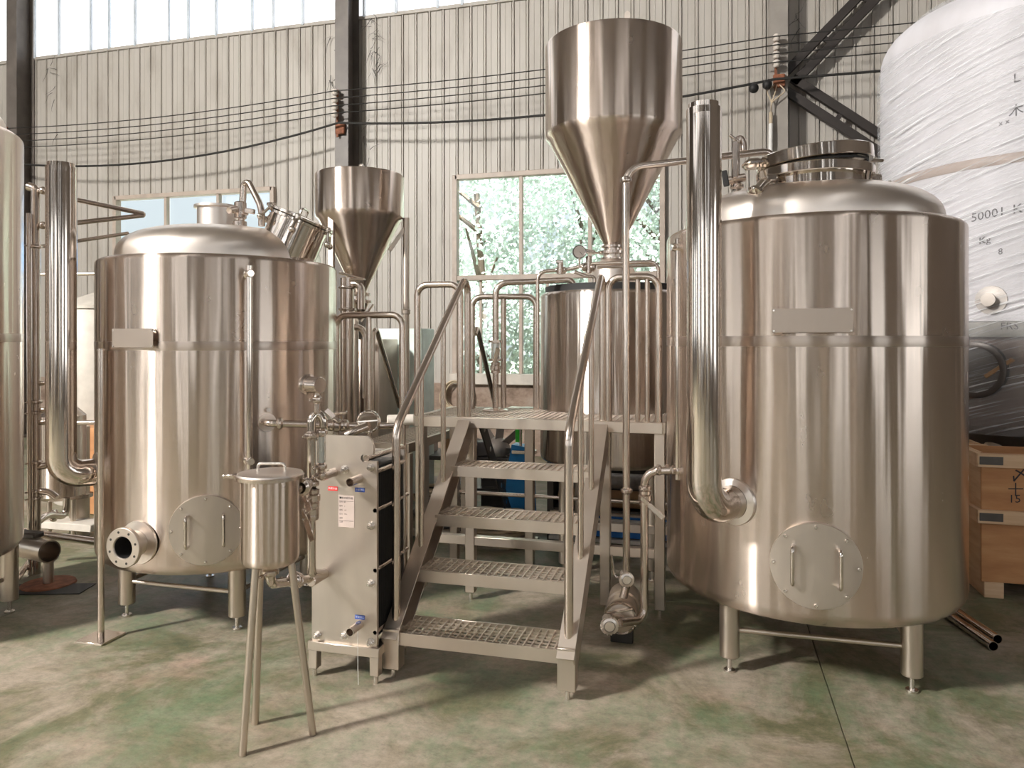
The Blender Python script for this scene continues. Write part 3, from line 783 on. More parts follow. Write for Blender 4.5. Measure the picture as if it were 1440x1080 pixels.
# ---- middle tank behind platform
MX, MY, MR = -.683, 5.31, .52
T3 = tank(MX, MY, MR, .755, 1.945, 'middle steel tank with a black rim, rising through the platform under the big hopper', hd=0, seam=0, legs=.30, leg_r=.035, mat='shell_dark', name='mash_tank', kn=.04, rd=.49)
part(MB().lathe([(MR-.035, 1.94), (MR-.033, 1.985), (MR-.05, 1.99), (MR-.06, 1.95)], (MX, MY, 0), seg=96), 'rim_gasket', 'black', T3)
part(MB().lathe([(MR-.055, 1.985), (MR-.065, 1.992), (.0, 2.0)], (MX, MY, 0), seg=64), 'lid', 'dome', T3)
part(MB().lathe([(.155, 1.95), (.155, 2.10), (.15, 2.115), (.07, 2.20), (.07, 2.22)], (MX, MY, 0), seg=40), 'grain_inlet', 'dome', T3)
# ---- tank behind, left of the right tank
T4 = tank(.27, 5.96, .60, .45, 2.38, 'steel tank half hidden behind the right tank and its vent stack', seam=1.57, hd=.17, legs=.33, leg_r=.04, mat='shell', kn=.08)
# ---- far left tank
T5 = tank(-4.36, 3.08, .58, .386, 2.80, 'tall steel tank cut off by the left edge of the picture', seam=1.62, hd=.2, legs=.36, rd=.5)

for i, (tx, ty, tr, th_) in enumerate(((-6.6, -4.6, .7, 2.6), (-4.2, -5.6, .6, 2.2), (1.2, -5.2, .75, 2.8), (4.4, -3.6, .7, 2.6))):  # plain tanks out of view, added only for the steel to reflect
    tank(tx, ty, tr, .4, th_, ['steel storage tank at the far left behind the camera', 'shorter steel storage tank left behind the camera', 'widest steel storage tank right behind the camera', 'steel storage tank at the far right behind the camera'][i], name='storage_tank', seam=0, legs=.35, mat='shell_dark')
# ---- big wrapped tank
WX, WYY, WR = 2.48, 6.76, 1.1
T6 = thing('wrapped_tank', (WX, WYY, 0), 'huge tank wrapped in white foil and clear stretch film behind the crates', 'tank')
zsh = 3.87
part(MB().lathe([(WR-.02, 1.735), (WR, 1.74), (WR, zsh-.02)]+[(WR*abs(math.cos(PI/2*i/16))**.8, zsh+.42*abs(math.sin(PI/2*i/16))**.8) for i in range(17)], (WX, WYY, 0), seg=96), 'foil_covered_shell', 'foil', T6)
part(MB().lathe([(WR+.003, 2.82), (WR+.008, 2.83), (WR+.008, 2.88), (WR+.003, 2.89)], (WX, WYY, 0), seg=96), 'brown_band', plain('brown_kraft_tape', (.34, .26, .22), .5), T6)
part(MB().lathe([(.3, .55), (.7, .8), (WR-.05, 1.0), (WR-.03, 1.1), (WR-.03, 1.74)], (WX, WYY, 0), seg=96), 'lower_jacket', plain('brown_grey_wrapped_steel', (.17, .13, .115), .4, .5), T6)
part(MB().lathe([(WR-.03, 1.63), (WR+.01, 1.63), (WR+.012, 1.64), (WR+.012, 1.735), (WR-.02, 1.74)], (WX, WYY, 0), seg=96), 'support_ring', plain('grey_green_ring', (.26, .25, .23), .4, .5), T6)
for k_ in range(4):
    a = PI/4+PI/2*k_+.1; lx, ly = WX+.75*math.cos(a), WYY+.75*math.sin(a)
    part(MB().cyl((lx, ly, 0), (lx, ly, 1.1), .06, 20, .005), 'leg', 'leg', T6)
# side port + valve at lower left, and round hatch under it
def on_wrap(px, py):
    s_ = (px-720)/FPX; cc = (WX*cy_+WYY*sy_, -WX*sy_+WYY*cy_)
    A = s_*s_+1; B = s_*cc[0]+cc[1]; Cc = cc[0]**2+cc[1]**2-WR**2
    t2_ = (B-math.sqrt(max(0, B*B-A*Cc)))/A; return C(px, py, t2_)
q = on_wrap(1394, 422); dd = V((q.x-WX, q.y-WYY, 0)).normalized()
part(MB().lathe([(.10, 0), (.098, .012), (.05, .014), (.035, .02), (.03, .06), (.045, .06), (.045, .075), (0, .077)], q, dd, 32), 'side_port', 'fan', T6)
q = on_wrap(1372, 520); dd = V((q.x-WX, q.y-WYY, 0)).normalized(); q = q-dd*.03
part(MB().lathe([(.20, 0), (.20, .05), (.19, .055), (.16, .055), (.16, .03), (0, .03)], q, dd, 40), 'round_hatch', 'darkmetal', T6)
q2 = on_wrap(1425, 505)
part(MB().beam(on_wrap(1386, 530), q2, .05, .03, bev=.005), 'diagonal_strap', 'cardboard', T6)
# film shell with real folds
vs = []; fs = []; na, nz = 160, 90; uvs = []
rnd = random.Random(3)
folds = [(rnd.random()*6.28, .95+rnd.random()*3.0, rnd.uniform(.10, .28), rnd.uniform(.010, .03), rnd.uniform(.006, .016), rnd.uniform(.5, 1.6)) for _ in range(110)]
ath = []
for j in range(nz+1):
    z = .95+(3.93-.95)*j/nz
    for i in range(na):
        a = 2*PI*i/na; r_ = WR+.022+.004*math.sin(a*5+z*3)
        if z > zsh-.1: r_ -= .05*((z-zsh+.1)/.16)**2
        vs.append([a, z, r_])
mbf = MB()
for a, z, r_ in vs: mbf.v.append(V((WX+r_*math.cos(a), WYY+r_*math.sin(a), z)))
for j in range(nz):
    for i in range(na): mbf.f.append((j*na+i, j*na+(i+1) % na, (j+1)*na+(i+1) % na, (j+1)*na+i))
film = part(mbf, 'stretch_film', 'film', T6, loc=(WX, WYY, 0))
uvl = film.data.uv_layers.new(name='UVMap')
for poly in film.data.polygons:
    for li, vi in zip(poly.loop_indices, poly.vertices):
        a, z, r_ = vs[vi]
        if poly.vertices[1] % na == 0 and vi % na == 0: a = 2*PI
        uvl.data[li].uv = (a*WR, z-.07*a*WR+.12*math.sin(a*2.3))
# loose film over the top
part(MB().lathe([(WR*.985, zsh+.05), (WR*.93, zsh+.20), (WR*.8, zsh+.33), (WR*.5, zsh+.45), (0, zsh+.5)], (WX, WYY, 0), seg=64), 'film_cap', 'film', T6)
# handwriting
def wrap_text(txt, px, py, size):
    q = on_wrap(px, py); th0 = math.atan2(q.y-WYY, q.x-WX)
    def bend(u, v_):
        a = th0+u/WR; return V((WX+(WR+.003)*math.cos(a), WYY+(WR+.003)*math.sin(a), q.z+v_+u*.12))
    text_part(txt, size, None, None, None, 'ink', T6, 'handwriting', bend)
wrap_text('50001', 1389, 302, .085); wrap_text('K', 1431, 294, .09); wrap_text('Kg', 1385, 338, .07); wrap_text('8', 1407, 354, .06)
wrap_text('\u6728', 1429, 156, .09); wrap_text('L', 1430, 110, .09); wrap_text('x x', 1412, 172, .05)
def ring_text(txt, px, py, size):
    q = on_wrap(px, py); th0 = math.atan2(q.y-WYY, q.x-WX)
    text_part(txt, size, None, None, None, 'ink', T6, 'handwriting', lambda u, v_: V((WX+(WR+.014)*math.cos(th0+u/WR), WYY+(WR+.014)*math.sin(th0+u/WR), q.z+v_)))
ring_text('FRS', 1420, 459, .07)

# ================================================================ HOPPERS
def hopper(cx_, cy2, R, z0, zc, z1, zn, rn, lbl):
    t_ = thing('grain_hopper', (cx_, cy2, zn), lbl, 'hopper')
    part(MB().lathe([(R-.02, zc-.001), (R, zc+.02), (R, z1-.01), (R-.006, z1), (R-.02, z1)], (cx_, cy2, 0), seg=96), 'drum', 'shell', t_, loc=(cx_, cy2, 0))
    part(MB().lathe([(rn, z0), (R-.03, zc-.03), (R-.005, zc-.006), (R, zc+.02)], (cx_, cy2, 0), seg=96), 'cone', 'shell', t_, loc=(cx_, cy2, 0))
    part(MB().lathe([(R-.02, z1-.004), (R-.08, z1+.015), (0, z1+.03)], (cx_, cy2, 0), seg=64), 'lid', 'dome', t_)
    return t_
H1 = hopper(MX, MY, .485, 2.29, 3.06, 3.71, 2.20, .065, 'big conical grain hopper above the middle tank')
q = V((MX, MY, 3.73))
part(MB().prism([(-.022, 0), (.022, 0), (.018, .07), (0, .085), (-.018, .07)], C(882, 22, 4.95)-V((0, 0, .05)), (1, 0, 0), (0, 0, 1), (0, .01, 0)), 'lifting_lug', 'plate', H1)
e_ = V((MX, MY, 3.725))+cr*.27-V((-sy_, cy_, 0))*.08
part(MB().lathe([(.14, 0), (.14, .03), (.15, .032), (.15, .045), (.05, .06), (0, .06)], e_, (0, 0, 1), 36), 'hatch', 'dark', H1)
nk = part(MB().lathe([(.065, 2.29), (.085, 2.285), (.085, 2.27), (.068, 2.265), (.068, 2.25), (.10, 2.245), (.10, 2.225), (.07, 2.22), (.07, 2.20), (.09, 2.198), (.09, 2.185), (.07, 2.18)], (MX, MY, 0), seg=32), 'outlet_valve', 'pipe', H1)
part(MB().cyl((MX, MY, 2.235), V((MX, MY, 2.235))-cr*.17, .008, 8), 'valve_stem', 'pipe', nk)
part(MB().beam(V((MX, MY, 2.235))-cr*.13, V((MX, MY, 2.25))-cr*.20, .012, .03, bev=.003), 'valve_handle', 'pipe', nk)
q = C(506, 300, 6.0); HX, HY = q.x, q.y
H2 = hopper(HX, HY, .355, 2.0, 2.60, 2.94, 1.85, .05, 'smaller conical grain hopper on legs behind the left tank')
part(MB().tube([V((HX, HY, 2.96)), V((HX, HY, 3.03)), V((HX+.03, HY, 3.03)), V((HX+.03, HY, 2.96))], .012, .02, 8), 'lifting_hook', 'bolt', H2)
for (px, z1_, w_) in ((466, 2.64, .05), (571, 2.60, .05)):
    q = C(px, 300, 5.75 if px < 500 else 6.0)
    if px < 500: part(MB().box((q.x, q.y, z1_/2), (w_, .03, z1_), bev=.004), 'leg', 'frame', H2)
    else:
        o_ = MB().cyl((q.x, q.y, 0), (q.x, q.y, z1_), .028, 16); o_.lathe([(.028, -.02), (.036, -.015), (.036, .015), (.028, .02)], (q.x, q.y, 1.84), seg=16); part(o_, 'leg', 'frame', H2)
q = C(500, 300, 6.35); part(MB().cyl((q.x, q.y, 0), (q.x, q.y, 2.6), .028, 14), 'leg', 'frame', H2)
part(MB().beam(C(571, 318, 6.0), C(548, 352, 5.95), .03, .03), 'bracket', 'frame', H2)
part(MB().tube([C(478, 384, 5.9), C(513, 393, 5.7), C(480, 394, 5.8)], .012, .01, 8), 'stay_rod', 'rail', H2)
mb = MB().lathe([(.05, 2.0), (.085, 1.99), (.085, 1.97), (.055, 1.965), (.055, 1.94), (.10, 1.93), (.10, 1.91), (.07, 1.90), (.02, 1.78)], (HX, HY, 0), seg=24)
ov = part(mb, 'outlet_valve', 'pipe', H2)
for s_ in (-1, 1): part(MB().beam(V((HX, HY, 1.76))+cr*.01*s_, V((HX, HY, 1.90))+cr*.11*s_, .02, .014), 'chute_bracket', 'frame', ov)
# auger tube beside hopper neck
q = C(488, 400, 5.8)
t_ = thing('grain_auger', (q.x, q.y, 0), 'vertical steel auger tube with clamps left of the small hopper outlet', 'machine')
part(MB().cyl((q.x, q.y, .9), (q.x, q.y, 2.1), .055, 20, .004), 'tube', 'pipe', t_)
part(MB().box((q.x, q.y, .45), (.3, .3, .9), bev=.01), 'motor_box', 'plate', t_)
for z_ in (2.02, 1.85): clampf((q.x, q.y, z_), (0, 0, 1), .045, t_)
part(MB().tube([V((q.x, q.y, 2.05)), V((q.x+.12, q.y, 2.05)), V((q.x+.12, q.y, 1.85))], .03, .05, 12), 'discharge_pipe', 'pipe', t_)
# grain mill housing with panels
q = C(470, 470, 6.4)
t_ = thing('grain_mill', (C(505, 500, 6.4).x, C(505, 500, 6.4).y, 0), 'steel grain mill housing with vertical panels under the small hopper', 'machine')
for i, (px, w_) in enumerate(((480, .17), (504, .12), (524, .12))):
    q = C(px, 500, 6.4+.02*i); part(MB().box((q.x, q.y+.2, .81), (w_, .4, 1.62), bev=.006), 'side_panel', ('plate', 'shell', 'plate')[i], t_)
part(MB().tube([C(478, 458, 6.2), C(508, 461, 6.2), C(514, 470, 6.2), C(514, 560, 6.2)], .028, .08, 12), 'frame_tube', 'rail', t_)
part(MB().cyl(C(486, 551, 6.15), C(486, 551, 6.25), .02, 10), 'knob', 'darkmetal', t_)
q = C(562, 530, 6.9)
t_ = thing('control_cabinet', (q.x, q.y, 0), 'pale green control cabinet with a black latch behind the left platform', 'cabinet')
part(MB().box((q.x, q.y+.15, .86), (.46, .3, 1.72), bev=.01), 'body', 'cabinet', t_)
part(MB().box((q.x, q.y-.005, .9), (.41, .02, 1.55), bev=.006), 'door', 'cabinet', t_)
lq = q+V((-.05, -.02, 0)); lq.z = 1.27
part(MB().beam(lq, lq+V((0, -.01, .12)), .035, .03, bev=.006), 'latch', 'black', t_)

# ================================================================ PLATFORM
DZ = 1.13
PX0, PX1, PY0, PY1 = -1.80, -.27, 4.33, 5.02
PF = thing('work_platform', ((PX0+PX1)/2, PY0, 0), 'raised steel grating platform at the top of the stairs', 'platform')
def box_bar(p, q_, w_, h_): return MB().beam(p, q_, w_, h_, bev=.003)
part(box_bar((PX0, PY0, DZ-.03), (PX1, PY0, DZ-.03), .03, .065), 'front_edge_beam', 'frame', PF)
part(box_bar((PX0, PY0, DZ-.03), (PX0, PY1, DZ-.03), .03, .065), 'side_edge_beam', 'frame', PF)
part(box_bar((PX1, PY0, DZ-.03), (PX1, 4.80, DZ-.03), .03, .065), 'side_edge_beam', 'frame', PF)
part(box_bar((PX0, PY1, DZ-.03), (-1.17, PY1, DZ-.03), .03, .065), 'rear_edge_beam', 'frame', PF)
def ymax(x):
    dx = abs(x-MX); R_ = MR+.03
    return min(PY1, MY-math.sqrt(R_*R_-dx*dx)) if dx < R_ else PY1
gr = MB(); x = PX0+.03
while x < PX1-.01:
    gr.box((x, (PY0+ymax(x))/2, DZ-.012), (.006, ymax(x)-PY0, .028)); x += .036
y = PY0+.05
while y < PY1:
    # cross rods, clipped at the tank
    if y < MY-MR-.04: gr.box(((PX0+PX1)/2, y, DZ-.006), (PX1-PX0, .006, .012))
    else:
        h_ = math.sqrt(max(0, (MR+.03)**2-(y-MY)**2)); gr.box(((PX0+MX-h_)/2, y, DZ-.006), (MX-h_-PX0, .006, .012))
        if PX1 > MX+h_: gr.box(((PX1+MX+h_)/2, y, DZ-.006), (PX1-MX-h_, .006, .012))
    y += .05
part(gr, 'deck_grating', 'grate', PF, kind='stuff')
for (lx, ly) in ((PX0+.03, PY0+.03), (-1.44, PY0+.03), (-.605, PY0+.03), (PX1-.02, PY0+.03), (PX0+.03, PY1-.03), (-1.22, PY1-.03)):
    lg = part(MB().box((lx, ly, (.05+DZ-.06)/2), (.06, .06, DZ-.06-.05), bev=.004), 'leg', 'frame', PF, loc=(lx, ly, 0))
    part(MB().cyl((lx, ly, 0), (lx, ly, .055), .012, 10), 'levelling_foot', 'bolt', lg)
for (yy, zz) in ((PY0+.03, .37), (PY1-.03, .35)):
    part(box_bar((PX0+.06, yy, zz), (PX1-.05 if yy < 4.5 else -1.25, yy, zz), .05, .055), 'base_beam', 'frame', PF)
part(box_bar((-1.16, PY1-.03, .35), (PX1, PY1-.03, .35), .05, .055), 'base_beam', 'frame', PF)
part(MB().cyl((PX0+.03, PY1+.0, .52), (PX1, PY1+.0, .52), .014, 12), 'cross_tube', 'rail', PF)
def loop(t_, pts, r_=.021, fil=.07, name='guard_rail'):
    return part(MB().tube(pts, r_, fil, 14), name, 'rail', t_)
yR = PY0+.012
loop(PF, [(-1.79, yR, DZ), (-1.79, yR, 1.955), (-1.505, yR, 1.955), (-1.505, yR, DZ-.03)])
loop(PF, [(-.585, yR, DZ-.03), (-.585, yR, 1.975), (-.295, yR, 1.975), (-.295, yR, DZ)])
for xx in (-.415, -.36): part(MB().cyl((xx, yR, DZ), (xx, yR, 1.96), .015, 12), 'baluster', 'rail', PF)
a = C(664, 574, 5.17); b_ = C(754, 574, 5.10)
loop(PF, [V((a.x, a.y, DZ)), V((a.x, a.y, 1.91)), V((b_.x, b_.y, 1.91)), V((b_.x, b_.y, DZ))])
q = C(708, 574, 5.14); part(MB().cyl((q.x, q.y, DZ), (q.x, q.y, 1.91), .020, 12), 'baluster', 'rail', PF)
# rear stair handrail going down behind
part(MB().tube([C(668, 470, 5.2), C(671, 460, 5.25), C(697, 572, 6.0)], .018, .03, 12), 'rear_stair_handrail', 'rail', PF)

# ---- staircase
SX0, SX1 = -1.463, -.622
ST = thing('staircase', ((SX0+SX1)/2, 3.25, 0), 'steel staircase with four grating treads and sloping handrails in the centre', 'stairs')
rise = [(3.235, .225), (3.485, .447), (3.735, .668), (3.985, .890)]
tm = MB(); cxx = (SX0+SX1)/2; wd = SX1-SX0-.05
def tread_frame(y0, z):
    mb = MB()
    mb.box((cxx, y0, z-.03), (wd, .008, .06), bev=.001); mb.box((cxx, y0+.225, z-.03), (wd, .008, .06), bev=.001)
    for sx in (-1, 1): mb.box((cxx+sx*(wd/2-.004), y0+.112, z-.03), (.008, .22, .06), bev=.001)
    return mb
def tread_grate(y0, z):
    mb = MB(); k_ = 22
    for i in range(1, k_): mb.box((cxx-wd/2+wd*i/k_, y0+.112, z-.014), (.0065, .222, .02))
    for j in range(1, 6): mb.box((cxx, y0+.225*j/6, z-.010), (wd, .006, .006))
    return mb
for i, (yy, zz) in enumerate(rise):
    tr_ = part(tread_frame(yy, zz), 'tread', 'frame', ST, loc=(cxx, yy, zz))
    part(tread_grate(yy, zz), 'grating', 'grate', tr_, kind='stuff')
for xx, s_ in ((SX0, -1), (SX1, 1)):
    p0 = V((xx, 3.27, .19)); p1 = V((xx, 4.33, 1.07)); d = (p1-p0).normalized(); nn = V((0, -d.z, d.y))
    mb = MB().beam(p0-d*.05+V((s_*.037, 0, 0)), p1+V((s_*.037, 0, 0)), .006, .12, up=nn)
    for k_ in (-1, 1): mb.beam(p0-d*.05+nn*.058*k_, p1+nn*.058*k_, .08, .007, up=nn, bev=.001)
    part(mb, 'stringer', 'frame', ST)
    pst = part(MB().box((xx, 3.255, .145), (.082, .07, .19), bev=.003), 'foot_post', 'frame', ST, loc=(xx, 3.255, 0))
    part(MB().cyl((xx, 3.255, 0), (xx, 3.255, .06), .011, 10), 'levelling_foot', 'bolt', pst)
    loop(ST, [(xx, 3.285, .235), (xx, 3.285, 1.185), (xx, 4.30, 1.985), (xx, 4.36, 1.93), (xx, 4.36, 1.10)], .021, .06, 'handrail')
    for yy in (3.60, 3.93):
        zt = 1.185+(yy-3.285)*.80/1.015; zb = .25+(yy-3.27)*.83
        part(MB().cyl((xx, yy, zb), (xx, yy, zt), .015, 12), 'baluster', 'rail', ST)

# ---- lower left platform
LP = thing('side_platform', (-2.0, 4.3, 0), 'lower steel side platform with looped rail between left tank and stairs', 'platform')
LZ = .95; LX0, LX1, LYA, LYB = -2.20, -1.87, 4.36, 5.5
part(box_bar((LX0, LYA, LZ-.03), (LX1, LYA, LZ-.03), .03, .06), 'edge_beam', 'frame', LP)
part(box_bar((LX1, LYA, LZ-.03), (LX1, LYB, LZ-.03), .03, .06), 'edge_beam', 'frame', LP)
part(box_bar((LX0, LYB, LZ-.03), (LX1, LYB, LZ-.03), .03, .06), 'edge_beam', 'frame', LP)
gr = MB(); x = LX0+.02
while x < LX1-.01: gr.box((x, (LYA+LYB)/2, LZ-.012), (.005, LYB-LYA, .026)); x += .035
y = LYA+.04
while y < LYB: gr.box(((LX0+LX1)/2, y, LZ-.006), (LX1-LX0, .006, .012)); y += .04
part(gr, 'deck_grating', 'grate', LP, kind='stuff')
for (lx, ly) in ((LX0, LYB), (LX1, LYB), (LX1, LYA+.02), (LX0+.02, LYA+.02)):
    part(MB().box((lx, ly, (LZ-.06)/2), (.05, .05, LZ-.06), bev=.004), 'leg', 'frame', LP)
a = C(473, 600, 4.72); b_ = C(566, 600, 4.6)
loop(LP, [V((a.x, a.y, LZ-.05)), V((a.x, a.y, 1.765)), V((b_.x, b_.y, 1.765)), V((b_.x, b_.y, LZ-.05))], .021)
q = (a+b_)/2; part(MB().cyl((q.x, q.y, LZ), (q.x, q.y, 1.765), .018, 12), 'baluster', 'rail', LP)
part(MB().tube([C(524, 470, 5.3), C(529, 462, 5.35), C(562, 572, 6.1)], .018, .03, 12), 'rear_stair_handrail', 'rail', LP)
part(MB().tube([C(524, 466, 5.3), C(524, 595, 5.3)], .018, .03, 12), 'rear_post', 'rail', LP)

# ================================================================ PLATE HEAT EXCHANGER
EX0, EX1, EYF = -1.846, -1.507, 3.165
HE = thing('plate_heat_exchanger', ((EX0+EX1)/2, EYF+.2, 0), 'upright plate heat exchanger with black plate pack left of the stairs', 'heat exchanger')
w2 = EX1-EX0; zb, zt = .165, 1.155
poly = [(0, zb), (w2, zb), (w2, 1.04), (w2-.045, 1.04), (w2-.045, 1.035), (w2-.075, 1.035), (w2-.083, 1.045), (w2-.083, 1.058), (w2-.075, 1.068), (w2-.02, 1.068), (w2-.018, 1.11), (w2-.03, 1.14), (w2-.055, zt), (.06, zt), (.02, 1.12), (0, 1.06), (0, .95)]
fp = part(MB().prism(poly, (EX0, EYF, 0), (1, 0, 0), (0, 0, 1), (0, .018, 0)), 'front_plate', 'plate', HE)
part(MB().cyl((EX0+.05, EYF-.001, 1.06), (EX0+.05, EYF+.002, 1.06), .018, 20), 'slot_hole', 'black', fp)
pk = MB()
for i in range(44):
    yy = EYF+.024+i*.0065; pk.box(((EX0+EX1)/2, yy, .61), (w2-.03+(.006 if i % 2 else 0), .0035, .80))
part(pk, 'plate_pack', 'rubber_plate', HE, kind='stuff')
part(MB().box(((EX0+EX1)/2, EYF+.325, .61), (w2, .018, .88), bev=.002), 'rear_plate', 'plate', HE)
part(MB().tube([(EX1-.06, EYF+.01, 1.05), (EX1-.06, EYF+.46, 1.05), (EX1-.06, EYF+.46, 0)], .016, .06, 12), 'carrying_bar', 'rail', HE)
part(MB().tube([(EX1-.01, EYF+.02, .99), (EX1-.01, EYF+.33, .99)], .012, 0, 12), 'tie_rod', 'rail', HE)
for zz in (.81, .53, .24): part(MB().tube([(EX1-.01, EYF, zz), (EX1-.01, EYF+.38, zz)], .010, 0, 10), 'tie_rod', 'rail', HE)
for zz in (1.0, .80, .55, .235):
    pass
def hexnut(px, py):
    q = PY(px, py, EYF); mb = MB().lathe([(.020, 0), (.020, -.003), (0, -.003)], q, (0, 1, 0), 20)
    mb.lathe([(.0155, -.002), (.0155, -.018), (.013, -.020), (.009, -.020), (.009, -.032), (.007, -.034), (0, -.034)], q, (0, 1, 0), 6)
    part(mb, 'hex_bolt', 'bolt', fp)
for (px, py) in ((487, 660), (524, 657), (524, 739), (524, 820), (524, 903), (487, 893), (449, 893)): hexnut(px-2, py)
def nozzle(px, py, L=.10, r_=.020):
    q = PY(px, py, EYF)
    return part(MB().lathe([(r_, 0), (r_, -L), (r_*.82, -L), (r_*.82, -L*.2), (0, -L*.2)], q, (0, 1, 0), 24), 'nozzle', 'pipe', fp)
nozzle(506, 673); nozzle(506, 878); nozzle(457, 806); nozzle(470, 664, .05)
for (px, py, mt, tx) in ((468, 687, 'red', '\u70ed\u9ea6\u6c41\u8fdb'), (506, 689, 'bluest', '\u51b7\u5a92\u51fa\u53e3'), (506, 868, 'bluest', '\u51b7\u5a92\u8fdb\u53e3')):
    q = PY(px, py, EYF-.0015)
    st = part(MB().box(q, (.050, .001, .020)), 'sticker', mt, fp, loc=q)
    text_part(tx, .0115, q+V((0, -.0008, 0)), (1, 0, 0), (0, 0, 1), 'inkw', st)
q = PY(487, 719, EYF-.0015)
lb = part(MB().box(q, (.083, .001, .15)), 'data_label', 'paper', fp, loc=q)
rows = ['\u25a0\u677f\u5f0f\u6362\u70ed\u5668', '\u578b\u53f7  BR', '\u7f16\u53f7   2', '\u9762\u79ef   m2', '\u538b\u529b   MPa', '\u6e29\u5ea6', '\u65e5\u671f']
for i, tx in enumerate(rows):
    text_part(tx, .012 if i == 0 else .009, q+V((-.036, -.0008, .062-i*.019)), (1, 0, 0), (0, 0, 1), 'ink', lb, align='LEFT')
for zz in (-.045, .048): part(MB().box(q+V((0, -.0008, zz)), (.076, .0004, .0015)), 'ruled_line', 'ink', lb)
hb = MB()
part(MB().box(((EX0+EX1)/2, EYF+.01, .15), (w2+.03, .05, .045), bev=.003), 'base_beam', 'frame', HE)
part(MB().box(((EX0+EX1)/2, EYF+.34, .15), (w2+.03, .05, .045), bev=.003), 'base_beam', 'frame', HE)
for xx in (EX0+.01, EX1-.01):
    part(MB().box((xx, EYF+.175, .15), (.045, .33, .045), bev=.003), 'base_beam', 'frame', HE)
    for yy in (EYF+.01, EYF+.34):
        lg = part(MB().box((xx, yy, .10), (.045, .045, .12), bev=.003), 'leg', 'frame', HE, loc=(xx, yy, 0))
        part(MB().cyl((xx, yy, 0), (xx, yy, .05), .011, 10), 'levelling_foot', 'bolt', lg)
q = PY(503, 888, EYF-.085); part(MB().tube([q, V((q.x+.001, q.y, .35)) if q.z > .4 else q-V((0, 0, .1)), V((q.x+.003, q.y, .03))], .0012, 0, 5), 'drip_string', 'white', loc=(q.x, q.y, 0), label='thin white string hanging from the lowest heat exchanger nozzle', cat='string')  # white thread in place of water dripping from the nozzle

# ================================================================ HOP FILTER POT ON THREE LEGS
q = C(380, 700, 3.0); KX, KY = q.x, q.y; KR = .115
KP = thing('strainer_pot', (KX, KY, 0), 'small lidded steel strainer pot on three long splayed legs', 'pot')
pr = [(0, .695), (.05, .70)]+ell(KR-.03, .735, .03, .035, -PI/2, 0, 6)+[(KR, 1.045), (KR+.010, 1.048), (KR+.010, 1.058)]
part(MB().lathe(pr, (KX, KY, 0), seg=64), 'body', 'shell', KP, loc=(KX, KY, 0))
ld = part(MB().lathe([(KR+.012, 1.058), (KR+.014, 1.062), (KR+.012, 1.068), (KR-.01, 1.072), (0, 1.076)], (KX, KY, 0), seg=64), 'lid', 'dome', KP, loc=(KX, KY, 0))
c = V((KX, KY, 1.07)); part(MB().tube([c-cr*.05, c-cr*.05+V((0, 0, .035)), c+cr*.06+V((0, 0, .035)), c+cr*.06], .006, .015, 10), 'lid_handle', 'bolt', ld)
part(MB().lathe([(KR+.004, 1.043), (KR+.02, 1.047), (KR+.020, 1.060), (KR+.004, 1.064)], (KX, KY, 0), seg=64), 'clamp_band', 'pipe', KP)
q = V((KX, KY, 1.053))-cr*(KR+.035)
mb = MB().beam(q+cr*.02, q-cr*.035, .016, .018, bev=.004); mb.cyl(q-V((-sy_, cy_, 0))*.02, q+V((-sy_, cy_, 0))*.03, .007, 8); mb.sphere(q-cr*.035, .011, 8, 6)
part(mb, 'clamp_latch', 'pipe', KP)
for (px, py, tx, tz) in ((341, 1062, 366, 796), (359, 1018, 376, 796), (440, 1033, 408, 796)):
    f = PZ(px, py); u = V((f.x-KX, f.y-KY, 0)).normalized(); top = V((KX, KY, .735))+u*(KR-.035)
    part(MB().tube([f, top], .0145, 0, 14), 'leg', 'leg', KP)
# pot outlet pipe to exchanger
a = V((KX, KY, .70)); n1 = PY(457, 806, EYF)
t_ = thing('transfer_pipe', (KX, KY, .6), 'curved steel pipe from beneath the strainer pot to the exchanger lower nozzle', 'pipe')
e0 = V((KX+.02, KY, .60)); e1 = n1+V((0, -.10, -.02)); e2 = n1+V((0, -.08, 0))
part(MB().tube([a, V((KX, KY, .615)), n1+V((-.02, -.09, -.0)), n1+V((.0, -.09, .0))], .020, .05, 14), 'pipe', 'polish', t_)
part(MB().cyl(n1+V((0, -.13, 0)), n1+V((0, -.0, 0)), .024, 16, .003), 'socket', 'pipe', t_)
mid = V((KX, KY, .615)).lerp(n1+V((-.02, -.09, 0)), .62); dv = (n1-V((KX, KY, .615)))
clampf(mid, dv, .022, t_); clampf(V((KX, KY, .665)), (0, 0, 1), .022, t_); clampf(V((KX, KY, .615)).lerp(n1, .4), dv, .022, t_)
part(MB().beam(mid+V((0, 0, .02)), mid+V((.03, -.05, .03)), .02, .012, bev=.003), 'wing_nut', 'pipe', t_)
# vertical riser between pot and exchanger
Zr = 3.22
RS = thing('riser_pipe', C(438, 815, Zr), 'vertical riser pipe with sensor head and clamps between strainer pot and exchanger', 'pipe')
part(MB().tube([C(438, 806, Zr), C(438, 588, Zr), C(446, 580, Zr+.02), C(455, 588, Zr+.02), C(455, 600, Zr+.02)], .019, .05, 14), 'pipe', 'polish', RS)
part(MB().tube([C(457, 806, Zr+.12), C(438, 806, Zr), C(438, 790, Zr)], .019, .03, 14), 'lower_elbow', 'polish', RS)
part(MB().cyl(C(452, 610, Zr+.03), C(452, 672, Zr+.03), .015, 14), 'sight_tube', 'sight', RS)
for px in (447, 457): part(MB().cyl(C(px, 610, Zr+.0), C(px, 650, Zr+.0), .003, 6), 'guard_rod', 'bolt', RS)
part(MB().tube([C(452, 655, Zr+.03), C(452, 672, Zr+.03), PY(470, 664, EYF-.03)], .017, .03, 14), 'branch_elbow', 'pipe', RS)
